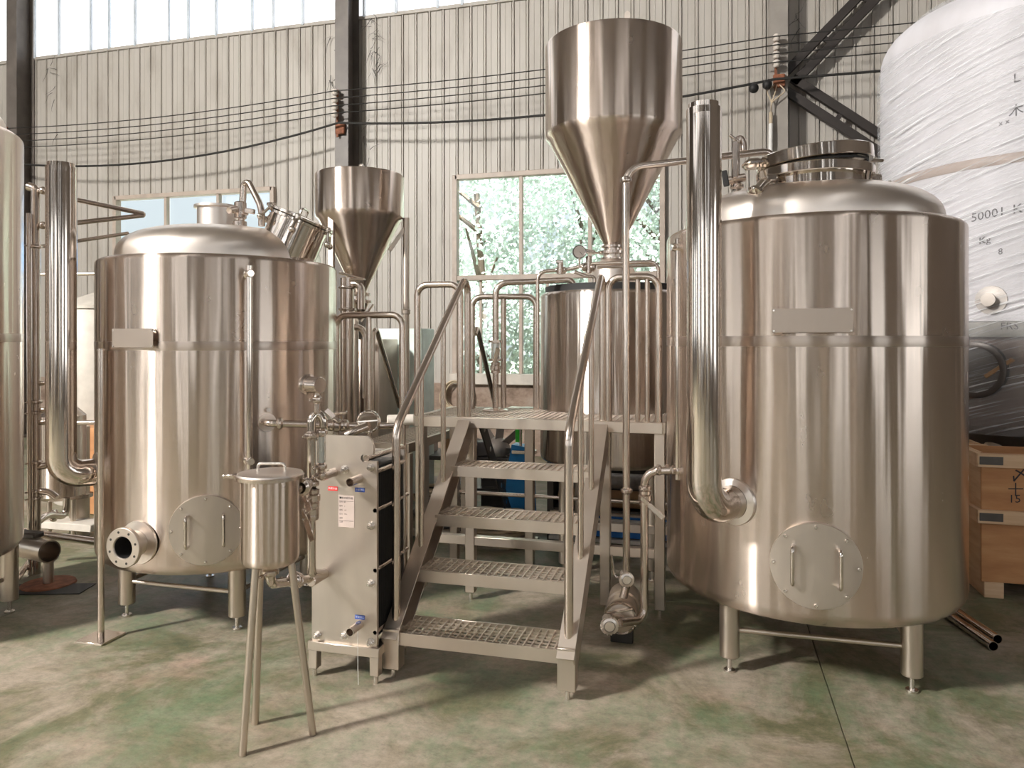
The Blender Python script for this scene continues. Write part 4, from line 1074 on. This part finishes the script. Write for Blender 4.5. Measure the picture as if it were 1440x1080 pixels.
part(MB().cyl(C(446, 580, Zr), C(446, 552, Zr), .014, 12), 'sensor_stem', 'pipe', RS)
hd = C(440, 541, Zr); tv = (cr*.8-V((-sy_, cy_, 0))*.6).normalized()
part(MB().lathe([(0, -.05), (.043, -.048), (.046, -.040), (.046, -.030), (.036, -.026), (.036, .045), (.032, .050), (0, .050)], hd, tv, 28), 'sensor_head', 'pipe', RS)
for yy in (562,): clampf(C(446, yy, Zr), (0, 0, 1), .014, RS)
clampf(C(438, 612, Zr), (0, 0, 1), .021, RS); clampf(C(452, 608, Zr+.03), (0, 0, 1), .018, RS)
for yy in (656, 668): clampf(C(452, yy, Zr+.03), (0, 0, 1), .016, RS)
for yy in (680, 712, 726): clampf(C(438, yy, Zr), (0, 0, 1), .021, RS)
valve(C(438, 719, Zr), (0, 0, 1), .02, (0.35, .15, -1), RS, .12)
valve(C(440, 700, Zr-.02), (0, 0, 1), .019, (.5, 0, -.7), RS, .05)
# pot side inlet
a = V((KX, KY, .99))+(cr*.9+V((-sy_, cy_, 0))*.3).normalized()*(KR-.01); b_ = C(438, 676, Zr)
t_ = thing('inlet_valve', a, 'round clamp valve joining the strainer pot side to the riser', 'valve')
part(MB().tube([a, a.lerp(b_, .5), b_], .017, .02, 12), 'pipe', 'pipe', t_)
dv = b_-a
for f_, r_ in ((.30, .024), (.55, .020)): clampf(a.lerp(b_, f_), dv, r_, t_)
part(MB().lathe([(.018, -.02), (.032, -.018), (.034, 0), (.032, .018), (.018, .02)], a.lerp(b_, .42), dv, 20), 'valve_body', 'pipe', t_)

# ================================================================ TANK OUTLET LINE WITH BUTTERFLY GAUGE
a = C(382, 596, 3.93); b_ = C(640, 588, 4.3)
dd = V((a.x-LX, a.y-LY, 0)).normalized(); a0 = V((LX, LY, a.z))+dd*(LR-.02); a1 = V((LX, LY, a.z))+dd*(LR+.09)
OL = thing('outlet_line', a0, 'horizontal steel outlet pipe from the left tank with valve and round dial', 'pipe')
e_ = C(400, 597, 3.95); f_ = C(505, 599, 4.05)
part(MB().tube([a0, a1, V((a1.x, a1.y, a1.z))+(f_-a1).normalized()*.05, f_, C(566, 598, 4.1)], .019, .03, 14), 'pipe', 'pipe', OL)
clampf(a1.lerp(f_, .12), f_-a1, .021, OL)
vq = C(474, 598, 4.03); valve(vq, f_-a1, .022, (-.5, 0, .35), OL, .08)
part(MB().beam(vq+V((-.05, 0, .055)), vq+V((.06, 0, .07)), .03, .02, bev=.006), 'valve_handle', 'pipe', OL)
for px in (462, 486): clampf(C(px, 598, 4.03), f_-a1, .02, OL)
dc = C(518, 593, 3.98); fw = V((sy_, -cy_, 0))
dl = part(MB().lathe([(0, -.03), (.05, -.03), (.062, -.022), (.062, .0), (.055, .006), (.05, .002), (0, .002)], dc, fw, 40), 'dial_housing', 'polish', OL, loc=dc)
part(MB().beam(dc+fw*.008-cr*.058, dc+fw*.008+cr*.05+V((0, 0, .008)), .004, .006, up=(0, 0, 1)), 'dial_handle', 'white', dl)
for k_ in range(10):
    a_ = 2*PI*k_/10; q = dc+(cr*math.cos(a_)+V((0, 0, 1))*math.sin(a_))*.058
    part(MB().cyl(q, q+fw*.010, .005, 8), 'rim_bolt', 'bolt', dl)
part(MB().cyl(C(545, 591, 4.1), C(583, 590, 4.1), .030, 18, .004), 'coupling', 'cream', OL)
part(MB().tube([C(487, 612, 3.9), C(497, 607, 3.9), C(515, 600, 3.95)], .022, .03, 12), 'drain_elbow', 'pipe', OL)

# ================================================================ RIGHT SIDE PIPES
OP = thing('overhead_pipe', C(881, 800, 3.97), 'tall overhead steel pipe beside the platform running over to the right tank', 'pipe')
part(MB().tube([C(881, 812, 3.97), C(880, 236, 3.97), C(1092, 211, 4.12), C(1094, 290, 4.12)], .0195, .09, 16, fs_=8), 'pipe', 'rail', OP)
clampf(C(880, 253, 3.97), (0, 0, 1), .02, OP)
clampf(C(881, 690, 3.97), (0, 0, 1), .02, OP)
# pump suction line
Zp = 3.86
PL = thing('pump_line', C(906, 700, Zp), 'steel pipe with lever valve from the right tank down to the floor pump', 'pipe')
part(MB().tube([C(958, 661, Zp-.05), C(906, 663, Zp), C(906, 872, Zp), C(872, 876, Zp-.12)], .0205, .07, 16, fs_=8), 'pipe', 'pipe', PL)
valve(C(907, 700, Zp), (0, 0, 1), .021, (.6, 0, -.5), PL, .13)
for yy in (686,): clampf(C(907, yy, Zp), (0, 0, 1), .021, PL)
for px in (926, 938): clampf(C(px, 661, Zp-.02), cr, .018, PL)
pa = C(873, 852, 3.86); pb = C(882, 812, 4.35); pa.z = .16; pb.z = .16
PU = thing('floor_pump', ((pa.x+pb.x)/2, (pa.y+pb.y)/2, 0), 'small steel transfer pump with two clamped round ports under the platform edge', 'pump')
d = (pb-pa).normalized()
part(MB().lathe([(0, -.02), (.05, -.02), (.07, -.015), (.075, 0), (.085, .0), (.09, .01), (.09, .03), (.085, .04), (.08, .04), (.08, .14), (.088, .15), (.088, .3), (.075, .33), (0, .34)], pa, d, 36), 'motor_body', 'leg', PU)
part(MB().lathe([(.075, -.002), (.082, -.006), (.086, -.0), (.082, .006)], pa-d*.015, d, 36), 'volute_ring', 'polish', PU)
for k_ in (.08, .28):
    q = pa+d*k_; part(MB().box((q.x, q.y, .04), (.12, .04, .08), bev=.005), 'foot', 'dark', PU)
def port(px, py, Z, r_):
    q = C(px, py, Z)
    mb = MB().lathe([(0, .012), (r_*.62, .012), (r_*.66, .004), (r_*.7, .014), (r_, .010), (r_*1.05, 0), (r_, -.015), (r_*.6, -.02), (r_*.6, -.10)][::-1], q, fw, 32)
    pt = part(mb, 'clamped_port', 'dome', PU, loc=q)
    for k_ in range(14):
        a_ = 2*PI*k_/14; e2 = cr*math.cos(a_)+V((0, 0, 1))*math.sin(a_)
        part(MB().beam(q+e2*r_*.98, q+e2*r_*1.16, .008, .018, bev=.002), 'port_lug', 'dome', pt)
    return pt
port(857, 880, 3.68, .040); port(881, 815, 3.78, .034)
part(MB().tube([C(857, 880, 3.74), C(858, 868, 3.8), pa-d*.01], .022, .03, 12), 'suction_neck', 'pipe', PU)
part(MB().tube([C(881, 815, 3.85), C(881, 822, 3.98), V((pa.x, pa.y, .20))+d*.05], .022, .03, 12), 'discharge_neck', 'pipe', PU)
part(MB().beam(C(853, 862, 3.74), C(890, 856, 3.72), .022, .010, bev=.003), 'lever', 'pipe', PU)
part(MB().tube([C(873, 812, 3.80), C(864, 811, 3.80), C(860, 781, 3.80)], .006, .02, 8), 'bent_lever', 'pipe', PU)
# pipe loops above the middle tank
TL = thing('process_pipe', C(697, 574, 5.0), 'upright process pipe with a glass inspection section rising from the deck', 'pipe')
part(MB().tube([C(697, 508, 5.0), C(697, 398, 5.0), C(806, 393, 5.0), C(808, 412, 5.0)], .021, .08, 14), 'upper_pipe', 'rail', TL)
part(MB().cyl(C(697, 576, 5.0), C(697, 505, 5.0), .021, 14), 'lower_pipe', 'rail', TL)
part(MB().lathe([(.022, .018), (.07, .012), (.09, .004), (.09, 0), (0, 0)], C(697, 577, 5.0), (0, 0, 1), 28), 'base_flange', 'rail', TL)
sgz = C(697, 494, 4.96)
part(MB().cyl(C(697, 505, 4.97), C(697, 483, 4.97), .030, 18), 'inspection_glass', 'sight', TL)
for yy in (480, 506): part(MB().lathe([(.02, -.008), (.05, -.008), (.05, .008), (.02, .008)], C(697, yy, 4.98), (0, 0, 1), 20), 'glass_flange', 'rail', TL)
for dx_ in (-5, 5): part(MB().cyl(C(697+dx_, 506, 4.94), C(697+dx_, 480, 4.94), .0045, 6), 'tie_bolt', 'bolt', TL)
valve(C(697, 517, 5.0), (0, 0, 1), .022, (.3, 0, 1), TL, .14)
TP = thing('spray_line', C(757, 390, 4.92), 'thin pipe line with valves and pressure gauge across the middle tank top', 'pipe')
part(MB().tube([C(756, 574, 4.95), C(756, 382, 4.95), C(800, 379, 4.95), C(830, 371, 4.9), C(926, 368, 4.8), C(926, 402, 4.8)], .013, .06, 12), 'pipe', 'rail', TP)
part(MB().tube([C(808, 382, 4.9), C(826, 389, 4.88), C(836, 389, 4.88), C(836, 404, 4.88)], .012, .02, 10), 'branch', 'rail', TP)
part(MB().tube([C(840, 376, 4.86), C(921, 373, 4.8)], .010, .02, 10), 'second_pipe', 'rail', TP)
for px in (785, 793): clampf(C(px, 380, 4.95), cr, .015, TP)
part(MB().cyl(C(788, 386, 4.93), C(788, 369, 4.93), .020, 14, .004), 'valve_body', 'pipe', TP)
part(MB().beam(C(782, 368, 4.92), C(792, 368, 4.92), .02, .02, bev=.004), 'valve_cap', 'pipe', TP)
for px in (822, 834): clampf(C(px, 376, 4.9), cr, .018, TP)
part(MB().cyl(C(828, 385, 4.9), C(828, 360, 4.9), .020, 14, .004), 'valve_body', 'pipe', TP)
gq = C(815, 354, 4.86)
gg = part(MB().lathe([(0, -.03), (.042, -.03), (.045, -.02), (.045, .0), (.042, .004), (.039, .002)], gq, fw, 32), 'pressure_gauge', 'darkmetal', TP, loc=gq)
part(MB().lathe([(0, .0), (.040, .0)], gq+fw*.001, fw, 32), 'gauge_face', 'fan', gg)
part(MB().beam(gq+fw*.004, gq+fw*.004+cr*.02-V((0, 0, .022)), .003, .002), 'gauge_needle', 'black', gg)
part(MB().cyl(gq-V((0, 0, .04)), gq-V((0, 0, .11)), .007, 8), 'gauge_stem', 'pipe', gg)
# ================================================================ LEFT BACKGROUND PIPES
Zl = 5.1
PR = thing('pipe_manifold', PZ(50, 825), 'vertical pipe manifold with clamps and guide rails left of the left vent stack', 'pipe')
part(MB().tube([C(40, 262, Zl), C(50, 265, Zl), C(51, 812, Zl)], .030, .02, 14), 'main_pipe', 'pipe', PR)
part(MB().cyl(C(40, 300, Zl-.05), C(42, 830, Zl-.05), .016, 12), 'side_pipe', 'pipe', PR)
part(MB().tube([C(40, 262, Zl), C(66, 272, Zl), C(209, 302, Zl+.6), C(66, 318, Zl), C(50, 318, Zl)], .018, .05, 12), 'bent_guide_rail', 'rail', PR)
part(MB().tube([C(50, 348, Zl), C(180, 328, Zl+.6)], .014, 0, 10), 'guide_rail', 'rail', PR)
part(MB().tube([C(50, 386, Zl+.4), C(140, 385, Zl+.4)], .014, 0, 10), 'guide_rail', 'rail', PR)
part(MB().tube([C(50, 595, Zl+.4), C(140, 594, Zl+.4)], .018, 0, 10), 'guide_rail', 'rail', PR)
for yy in (268, 317): part(MB().sphere(C(61, yy, Zl-.02), .028, 12, 8), 'ball_joint', 'pipe', PR)
for yy in (347, 565, 580, 650, 690, 700, 750): clampf(C(50, yy, Zl), (0, 0, 1), .028, PR)
for yy in (540, 578, 595): part(MB().cyl(C(50, yy, Zl), C(66, yy-2, Zl), .017, 12), 'branch_stub', 'pipe', PR)
part(MB().tube([C(50, 658, Zl), C(70, 653, Zl)], .024, 0, 12), 'branch_stub', 'pipe', PR)
part(MB().tube([C(50, 690, Zl), C(70, 692, Zl), C(80, 700, Zl)], .024, .03, 12), 'branch_stub', 'pipe', PR)
part(MB().tube([C(52, 735, Zl), C(66, 724, Zl+.1), C(92, 726, Zl+.3), C(94, 700, Zl+.3)], .024, .05, 12), 'lower_elbow', 'pipe', PR)
clampf(C(76, 725, Zl+.2), cr, .028, PR)
part(MB().cyl(C(30, 748, Zl+.1), C(140, 762, Zl+.3), .028, 16), 'floor_pipe', 'rail', PR)
part(MB().cyl(C(20, 820, Zl-.3), C(55, 770, Zl+.3), .02, 12), 'floor_pipe', 'rail', PR)
t_ = thing('floor_cylinder', PZ(68, 820), 'short horizontal open steel cylinder on a post and oval floor plate, lower left', 'pump')
g0 = PZ(68, 822)
part(MB().lathe([(0, -.02), (.07, -.02), (.072, 0), (.072, .27), (.064, .27), (.064, .03), (0, .03)], V((g0.x-.18, g0.y+.0, .235)), V((1, -.25, .02)), 28), 'open_drum', 'leg', t_)
part(MB().box((g0.x-.15, g0.y, .32), (.16, .08, .04), bev=.01), 'top_plate', 'darkmetal', t_)
part(MB().cyl((g0.x, g0.y, .015), (g0.x, g0.y, .18), .032, 14), 'post', 'leg', t_)
part(MB().cyl((g0.x-.24, g0.y, .25), (g0.x-.45, g0.y-.02, .22), .03, 12), 'hose_stub', 'pipe', t_)
part(MB().lathe([(0, .014), (.16, .012), (.165, 0)], (g0.x, g0.y, .0), (0, 0, 1), 24), 'base_plate', 'rust', t_)
part(MB().box(PZ(68, 829)+V((0, 0, .003)), (.5, .2, .006), rz=.3, bev=.001), 'rubber_mat', 'black', loc=PZ(68, 829), label='black rubber mat on the floor under the short steel cylinder', cat='mat')
q = C(86, 690, 6.0)
t_ = thing('small_vessel', (q.x, q.y, 0), 'small steel vessel visible beneath the left vent stack elbow', 'tank')
part(MB().lathe([(0, .31), (.15, .33), (.18, .36), (.18, 1.0), (.1, 1.08), (0, 1.1)], (q.x, q.y, 0), seg=36), 'body', 'shell', t_)
for s_ in (-1, 1): part(MB().cyl((q.x+.12*s_, q.y, 0), (q.x+.12*s_, q.y, .36), .02, 10), 'leg', 'leg', t_)
q = C(116, 720, 6.1)
t_ = thing('round_post', (q.x, q.y, 0), 'thick round steel leg with a clamp ring behind the overflow standpipe', 'post')
part(MB().cyl((q.x-.03, q.y, 0), (q.x-.03, q.y, .9), .075, 24, .004), 'post', 'leg', t_)
part(MB().lathe([(.07, -.02), (.10, -.015), (.10, .015), (.07, .02)], (q.x-.03, q.y, .33), seg=24), 'clamp_ring', 'pipe', t_)
part(MB().box((q.x+.03, q.y-.1, .12), (.5, .2, .06), bev=.005), 'base_block', 'cream', t_)
q = C(148, 560, 7.6)
t_ = thing('plastic_tank', (q.x, q.y, 0), 'pale cream tank with a conical lid behind the left vent stack', 'tank')
part(MB().lathe([(.45, 0), (.46, .02), (.46, 1.90), (.44, 1.93)], (q.x, q.y, 0), seg=48), 'body', 'cream', t_)
part(MB().lathe([(.47, 1.92), (.47, 1.95), (.1, 2.1), (0, 2.1)], (q.x, q.y, 0), seg=48), 'conical_lid', 'cream', t_)
q = C(134, 690, 7.0)
cb = thing('carton', (q.x, q.y, 0), 'tall brown carton on the floor between the elbow and the left tank', 'box')
part(MB().box((q.x, q.y, .4), (.3, .3, .8), bev=.008), 'body', 'wood', cb)
for zz in (.3, .5, .7): part(MB().box((q.x-.08, q.y-.152, zz), (.06, .01, .05)), 'hand_hole', 'black', cb)

# ================================================================ CLUTTER BEHIND THE PLATFORM
def at(px, py, Z): return C(px, py, Z)
q = PZ(729, 745); 
t_ = thing('blue_press', (q.x, q.y, 0), 'bright blue machine column with green tubes standing behind the stairs', 'machine')
qz = q
part(MB().prism([(-.14, 0), (.12, 0), (.10, .55), (.07, .60), (-.06, .62), (-.09, .45)], (q.x, q.y, .1), (1, 0, 0), (0, 0, 1), (0, .16, 0)), 'column', 'blue', t_)
part(MB().box((q.x, q.y+.08, .05), (.9, .08, .06), bev=.004, rz=.5), 'base_bar', 'white', t_)
part(MB().box((q.x+.1, q.y+.08, .05), (.8, .08, .06), bev=.004, rz=-.45), 'base_bar', 'white', t_)
for s_ in (-1, 1):
    part(MB().cyl((q.x+.045+.06*s_, q.y+.05, .74), (q.x+.045+.06*s_, q.y+.05, .92), .025, 14), 'green_tube', 'green', t_)
    part(MB().cyl((q.x+.045+.03*s_, q.y+.02, .62), (q.x+.045+.03*s_, q.y+.02, 1.02), .012, 10), 'rod', 'bolt', t_)
part(MB().box((q.x+.045, q.y+.03, 1.03), (.26, .1, .02), bev=.003), 'top_plate', 'bolt', t_)
part(MB().box((q.x+.045, q.y+.03, .66), (.2, .1, .03), bev=.003), 'lower_plate', 'bolt', t_)
part(MB().box((q.x+.045, q.y+.021, .42), (.05, .004, .05)), 'clip', 'white', t_)
q = at(700, 632, 7.0)
t_ = thing('fan_rotor', q, 'dull metal fan rotor with splayed blades behind the stairs', 'fan')
part(MB().sphere(q, .12, 16, 10), 'hub', 'fan', t_)
part(MB().box((q.x, q.y+.05, q.z/2), (.3, .2, q.z-.08)), 'pedestal', 'darkmetal', t_)
for k_ in range(9):
    a_ = 2*PI*k_/9; e2 = V((math.cos(a_), -.2, math.sin(a_)))
    part(MB().beam(q+e2*.1, q+e2*.3, .09, .006, up=V((-math.sin(a_), .8, math.cos(a_)))), 'blade', 'fan', t_)
# low storage rack with rolls
RK = thing('storage_rack', at(800, 760, 6.4), 'low storage rack with deep blue shelf beams behind the stairs', 'rack')
yk = 5.80; ra, rbx = -1.25, -.14
def rb(z, h, mt, nm, yy=yk): part(MB().box(((ra+rbx)/2, yy, z), (rbx-ra, .05, h), bev=.003), nm, mt, RK)
rb(.15, .16, 'deepblue', 'shelf_beam'); rb(.205, .02, 'white', 'shelf_edge', yk-.03); rb(.045, .03, 'white', 'shelf_edge', yk-.03)
rb(.235, .03, 'frame', 'shelf_edge', yk+.02); rb(.03, .05, 'frame', 'shelf_edge', yk+.3)
part(MB().box(((ra+rbx)/2, yk+.4, .25), (rbx-ra, .75, .03)), 'shelf_board', 'darkmetal', RK)
part(MB().box(((ra+rbx)/2, yk+.78, .7), (rbx-ra, .02, .9)), 'back_board', 'darkmetal', RK)  # dark sheet added behind the rack to deepen the shade there
for xx in (ra, rbx): part(MB().box((xx, yk+.4, .6), (.05, .8, 1.2)), 'upright', 'darkmetal', RK)
part(box_bar((-3.0, 5.6, .05), (-1.3, 5.6, .05), .06, .05), 'floor_beam', 'frame', RK)
rolls = [(.345, .07, 'cardboard', 'brown cardboard tube lowest on the rack behind the stairs', .08), (.325, .05, 'darkmetal', 'dark metal tube lying on the rack board behind the cardboard tube', .25), (.47, .06, 'film_cloth', 'grey plastic bundle lying on top of the brown cardboard tube', .14), (.46, .055, 'film_cloth', 'grey plastic roll behind the upper plastic bundle on the rack', .28)]
for (zz, rr, mt, lb_, dy) in rolls:
    L_ = 1.02
    mb = MB().lathe([(0, 0), (rr*.6, 0), (rr, .01), (rr*1.02, .3), (rr*.97, .6), (rr, L_-.01), (rr*.6, L_), (0, L_)], (ra+.05, yk+.02+dy, zz), (1, 0, 0), 24)
    part(mb, 'roll', mt, loc=(ra+.05, yk+.02+dy, zz), label=lb_, cat='roll', group='rolls on the storage rack')
# hoses / bundles on floor at left behind
for i, (px, py, mt, lb_) in enumerate(((620, 650, 'hose', 'tan hose coil lying behind the side platform'), (700, 690, 'hose', 'tan hose coil lying just left of the blue machine'), (625, 700, 'darkmetal', 'dark cable coil on the floor under the side platform'))):
    q = PZ(px, py+75, 0) if py < 700 else PZ(px, py+50, 0); mb = MB()
    for k_ in range(7):
        r_ = .22+.03*math.sin(k_*2.1); zz = .03+k_*.035
        pts = [V((q.x+r_*math.cos(a_*PI/10)+.02*math.sin(k_), q.y+r_*.8*math.sin(a_*PI/10), zz+.01*math.sin(a_+k_))) for a_ in range(21)]
        mb.tube(pts, .016, 0, 8, cap=False)
    part(mb, 'hose_coil', mt, loc=(q.x, q.y, 0), label=lb_, cat='hose')
# bench with clutter left
q = PZ(612, 745)
t_ = thing('metal_bench', (q.x, q.y, 0), 'low dark metal bench behind the left handrail', 'bench')
part(MB().box((q.x-.1, q.y+.9, .50), (1.1, .5, .04), bev=.004), 'top', 'darkmetal', t_)
part(MB().box((q.x-.1, q.y+.9, .22), (1.1, .5, .03), bev=.004), 'shelf', 'darkmetal', t_)
for sx in (-1, 1):
    for sy2 in (-1, 1): part(MB().box((q.x-.1+sx*.52, q.y+.9+sy2*.22, .25), (.04, .04, .5)), 'leg', 'darkmetal', t_)
for i, (dx_, mt, h_, lb_) in enumerate(((-.35, 'fan', .16, 'grey cast part on the low dark bench, left end'), (0, 'cardboard', .2, 'brown carton on the low dark bench'), (.3, 'darkmetal', .14, 'dark metal box on the low dark bench, right end'))):
    part(MB().box((q.x-.1+dx_, q.y+.85, .52+h_/2), (.22, .25, h_), bev=.012, rz=.2*i), 'bench_box', mt, loc=(q.x-.1+dx_, q.y+.85, .52), label=lb_, cat='box')
# leaning dark ladder-like frame behind stairs (rear stairs)
a = C(662, 600, 5.3); b_ = C(692, 705, 6.0)
part(MB().beam(V((-1.62, 5.08, 1.08)), V((-1.62, 6.05, .02)), .012, .11, up=(0, .7, .7)), 'rear_stringer', 'darkmetal', PF)
mb = MB()
for k_ in range(6):
    mb.cyl((-1.628, 5.2+k_*.15, .95-k_*.164), (-1.612, 5.2+k_*.15, .95-k_*.164), .02, 10)
part(mb, 'stringer_holes', 'bolt', PF)

# hose coil hanging on plinth wall
mb = MB(); hc = PY(642, 557, WY-.12)
for k_ in range(8):
    r_ = .20+.02*math.sin(k_*1.7); ox = .03*math.sin(k_*2.3); oz = .03*math.cos(k_*1.9)
    pts = [V((hc.x+ox+r_*math.cos(a_*PI/12), hc.y-.01*k_+.02, hc.z+oz+r_*1.05*math.sin(a_*PI/12))) for a_ in range(25)]
    mb.tube(pts, .010, 0, 7, cap=False)
mb.cyl((hc.x, WY-.02, hc.z+.2), (hc.x, WY-.16, hc.z+.2), .012, 8)
part(mb, 'hanging_hose', 'hose', loc=hc, label='coil of tan hose hanging on the low wall left of the window', cat='hose')

# ================================================================ INSULATORS AND CABLES
insz = {}
cols = [(-11.2, 5.08, .105), (-5.16, 5.16, .105), (.80, 5.30, .105)]
base = None; allpts = []
for ci, (cx_, zt_, st_) in enumerate(cols):
    yy = WY-.50; col_pts = []
    ib = thing('insulator_bracket', (cx_-.04, WY-.37, zt_), ['rusty bracket of insulators on the far left column', 'rusty bracket of insulators on the column between the windows', 'rusty bracket of insulators on the column behind the right tank'][ci], 'bracket', 'insulator brackets on the columns')
    part(MB().beam((cx_-.04, WY-.42, zt_+.06), (cx_-.04, WY-.42, zt_-.62), .03, .02), 'bar', 'rust', ib)
    part(MB().box((cx_, WY-.41, zt_-.50), (.14, .05, .16), bev=.01), 'clamp_plate', 'rust', ib)
    for i in range(4):
        z = zt_-i*st_; c = V((cx_-.04, yy, z)); col_pts.append(c)
        if base is None:
            mb = MB().lathe([(0, .045), (.025, .043), (.043, .025), (.046, .008), (.030, 0), (.046, -.008), (.043, -.025), (.025, -.043), (0, -.045)], (0, 0, 0), (0, 0, 1), 16)
            mb.cyl((0, 0, 0), (0, .08, 0), .008, 6)
            base = part(mb, 'insulator', 'ceramic', ib, loc=c); 
            for v_ in base.data.vertices: v_.co += c   # mesh was given around origin
        else:
            o = bpy.data.objects.new('insulator', base.data); COL.objects.link(o); o.parent = ib; o.location = c-WL[ib]
    allpts.append(col_pts)
def sag(p, q_, s_, k_=16):
    return [p.lerp(q_, i/k_)-V((0, 0, s_*4*(i/k_)*(1-i/k_))) for i in range(k_+1)]
endp = [V((6.8, WY-.5, 5.42-i*.105)) for i in range(4)]
names = ['top', 'second', 'third', 'lowest']
for i in range(4):
    pts = sag(allpts[0][i], allpts[1][i], .10)+sag(allpts[1][i], allpts[2][i], .06)[1:]+sag(allpts[2][i], endp[i], .05)[1:]
    pts = [V((-16.8, WY-.5, 5.05-i*.105))]+pts
    pts = [p-V((0, .05, 0)) for p in pts]
    part(MB().tube(pts, .007, 0, 6), 'wire', 'wire', loc=pts[1], label='%s of the four parallel overhead wires on the insulators' % names[i], cat='wire', group='overhead wires along the back wall')
c1 = V((-11.15, WY-.52, 4.52)); c2 = V((-5.14, WY-.52, 4.71)); c3 = V((.75, WY-.52, 4.79)); c4 = V((6.8, WY-.52, 4.85))
part(MB().tube([V((-16.8, WY-.52, 4.6))]+sag(c1, c2, .26)+sag(c2, c3, .17)[1:]+sag(c3, c4, .04)[1:], .016, 0, 8), 'power_cable', 'wire', loc=c2, label='thick black sagging power cable below the four wires', cat='cable')
t_ = thing('cable_conduit', (.62, WY-.45, 2.4), 'white conduit dropping from the insulator column behind the right tank', 'pipe')
top = PY(1084, 158, WY-.45); bot = PY(1079, 262, WY-.45)
part(MB().cyl(bot-V((0, 0, 2.2)), top-V((0, 0, .14)), .026, 12), 'conduit', 'white', t_)
part(MB().cyl(top-V((0, 0, .15)), top, .022, 10), 'yellow_sleeve', 'hose', t_)
for tx, tz in ((1078, 128), (1090, 130), (1105, 128)):
    part(MB().tube([top, PY(1085, 144, WY-.45), PY(tx, tz, WY-.45), V((.78, WY-.42, 4.78))], .008, .03, 6), 'cable_tail', 'hose', t_)
for px, py in ((1060, 124), (1079, 119)):
    part(MB().sphere(PY(px, py, WY-.52), .06, 10, 7), 'strain_insulator', 'black', t_)

# ================================================================ CRATES AND FLOOR TUBES
def crate(x0, y0, wd, dp, h, lbl, corner=True, txt=False):
    t_ = thing('wooden_crate', (x0+wd/2, y0+dp/2, 0), lbl, 'crate', 'wooden crates right of the tank')
    zb_ = .10
    t = .015
    part(MB().box((x0+wd/2, y0+t/2, (h+zb_)/2), (wd, t, h-zb_), bev=.002), 'front_panel', 'wood', t_)
    part(MB().box((x0+wd/2, y0+dp-t/2, (h+zb_)/2), (wd, t, h-zb_), bev=.002), 'rear_panel', 'wood', t_)
    for sx, nm in ((x0+t/2, 'side_panel'), (x0+wd-t/2, 'side_panel')):
        part(MB().box((sx, y0+dp/2, (h+zb_)/2), (t, dp-2*t, h-zb_), bev=.002), nm, 'pine', t_)
    part(MB().box((x0+wd/2, y0+dp/2, zb_+.01), (wd-2*t, dp-2*t, .02)), 'base_board', 'wood', t_)
    for zz in (h-.045, .51):
        part(MB().box((x0+wd/2, y0-.016, zz), (wd+.06, .03, .085), bev=.003), 'batten', 'pine', t_)
        part(MB().box((x0-.016, y0+dp/2, zz), (.03, dp, .085), bev=.003), 'batten', 'pine', t_)
        if corner:
            part(MB().box((x0+.045, y0-.0325, zz), (.13, .003, .05), bev=.001), 'corner_plate', 'darkmetal', t_)
    for xx in (x0+.07, x0+wd-.07):
        part(MB().box((xx, y0+dp/2, zb_/2), (.11, dp, zb_), bev=.004), 'skid', 'pine', t_)
    if txt:
        for tx, px, py, sz in (('\u3006', 1434, 668, .11), ('\u5341-', 1432, 690, .09), ('15', 1427, 702, .07)):
            q = PY(px, py, y0-.001); text_part(tx, sz, q, (1, 0, .05), (0, 0, 1), 'ink', t_, 'handwriting')
    return t_
q = PZ(1380, 840)
crate(q.x, q.y, 1.2, .36, .905, 'open plywood crate at the right edge with handwriting on its front', True, True)
crate(.85, q.y+.50, .93, .36, .90, 'second plywood crate, mostly hidden between the right tank and front crate', True)
a = C(1370, 665, 5.0); bagt = part(MB().lathe([(0, 0), (.02, .02), (.03, .12), (.035, .16), (.02, .19), (.04, .21), (0, .21)], V((1.535, q.y+.33, .62)), (0.05, -.1, 1), 12), 'wrapped_bundle', 'pine', loc=(1.535, q.y+.33, .62), label='small pale twisted bundle wedged between the two crates', cat='bundle')
for i, (px0, py0, px1, py1, lb_) in enumerate(((1397, 909, 1325, 858, 'polished steel tube on the floor, nearer one of the pair'), (1403, 899, 1342, 858, 'polished steel tube on the floor, farther one of the pair'))):
    a = PZ(px0, py0, .025); b_ = PZ(px1, py1, .025); e_ = a+(b_-a).normalized()*1.3
    a.z = b_.z = e_.z = .0255
    part(MB().lathe([(.025, 0), (.025, 1.25), (.022, 1.25), (.022, 0), (.025, 0)], a, e_-a, 20), 'steel_tube', 'polish', loc=a, label=lb_, cat='tube', group='polished steel tubes on the floor')
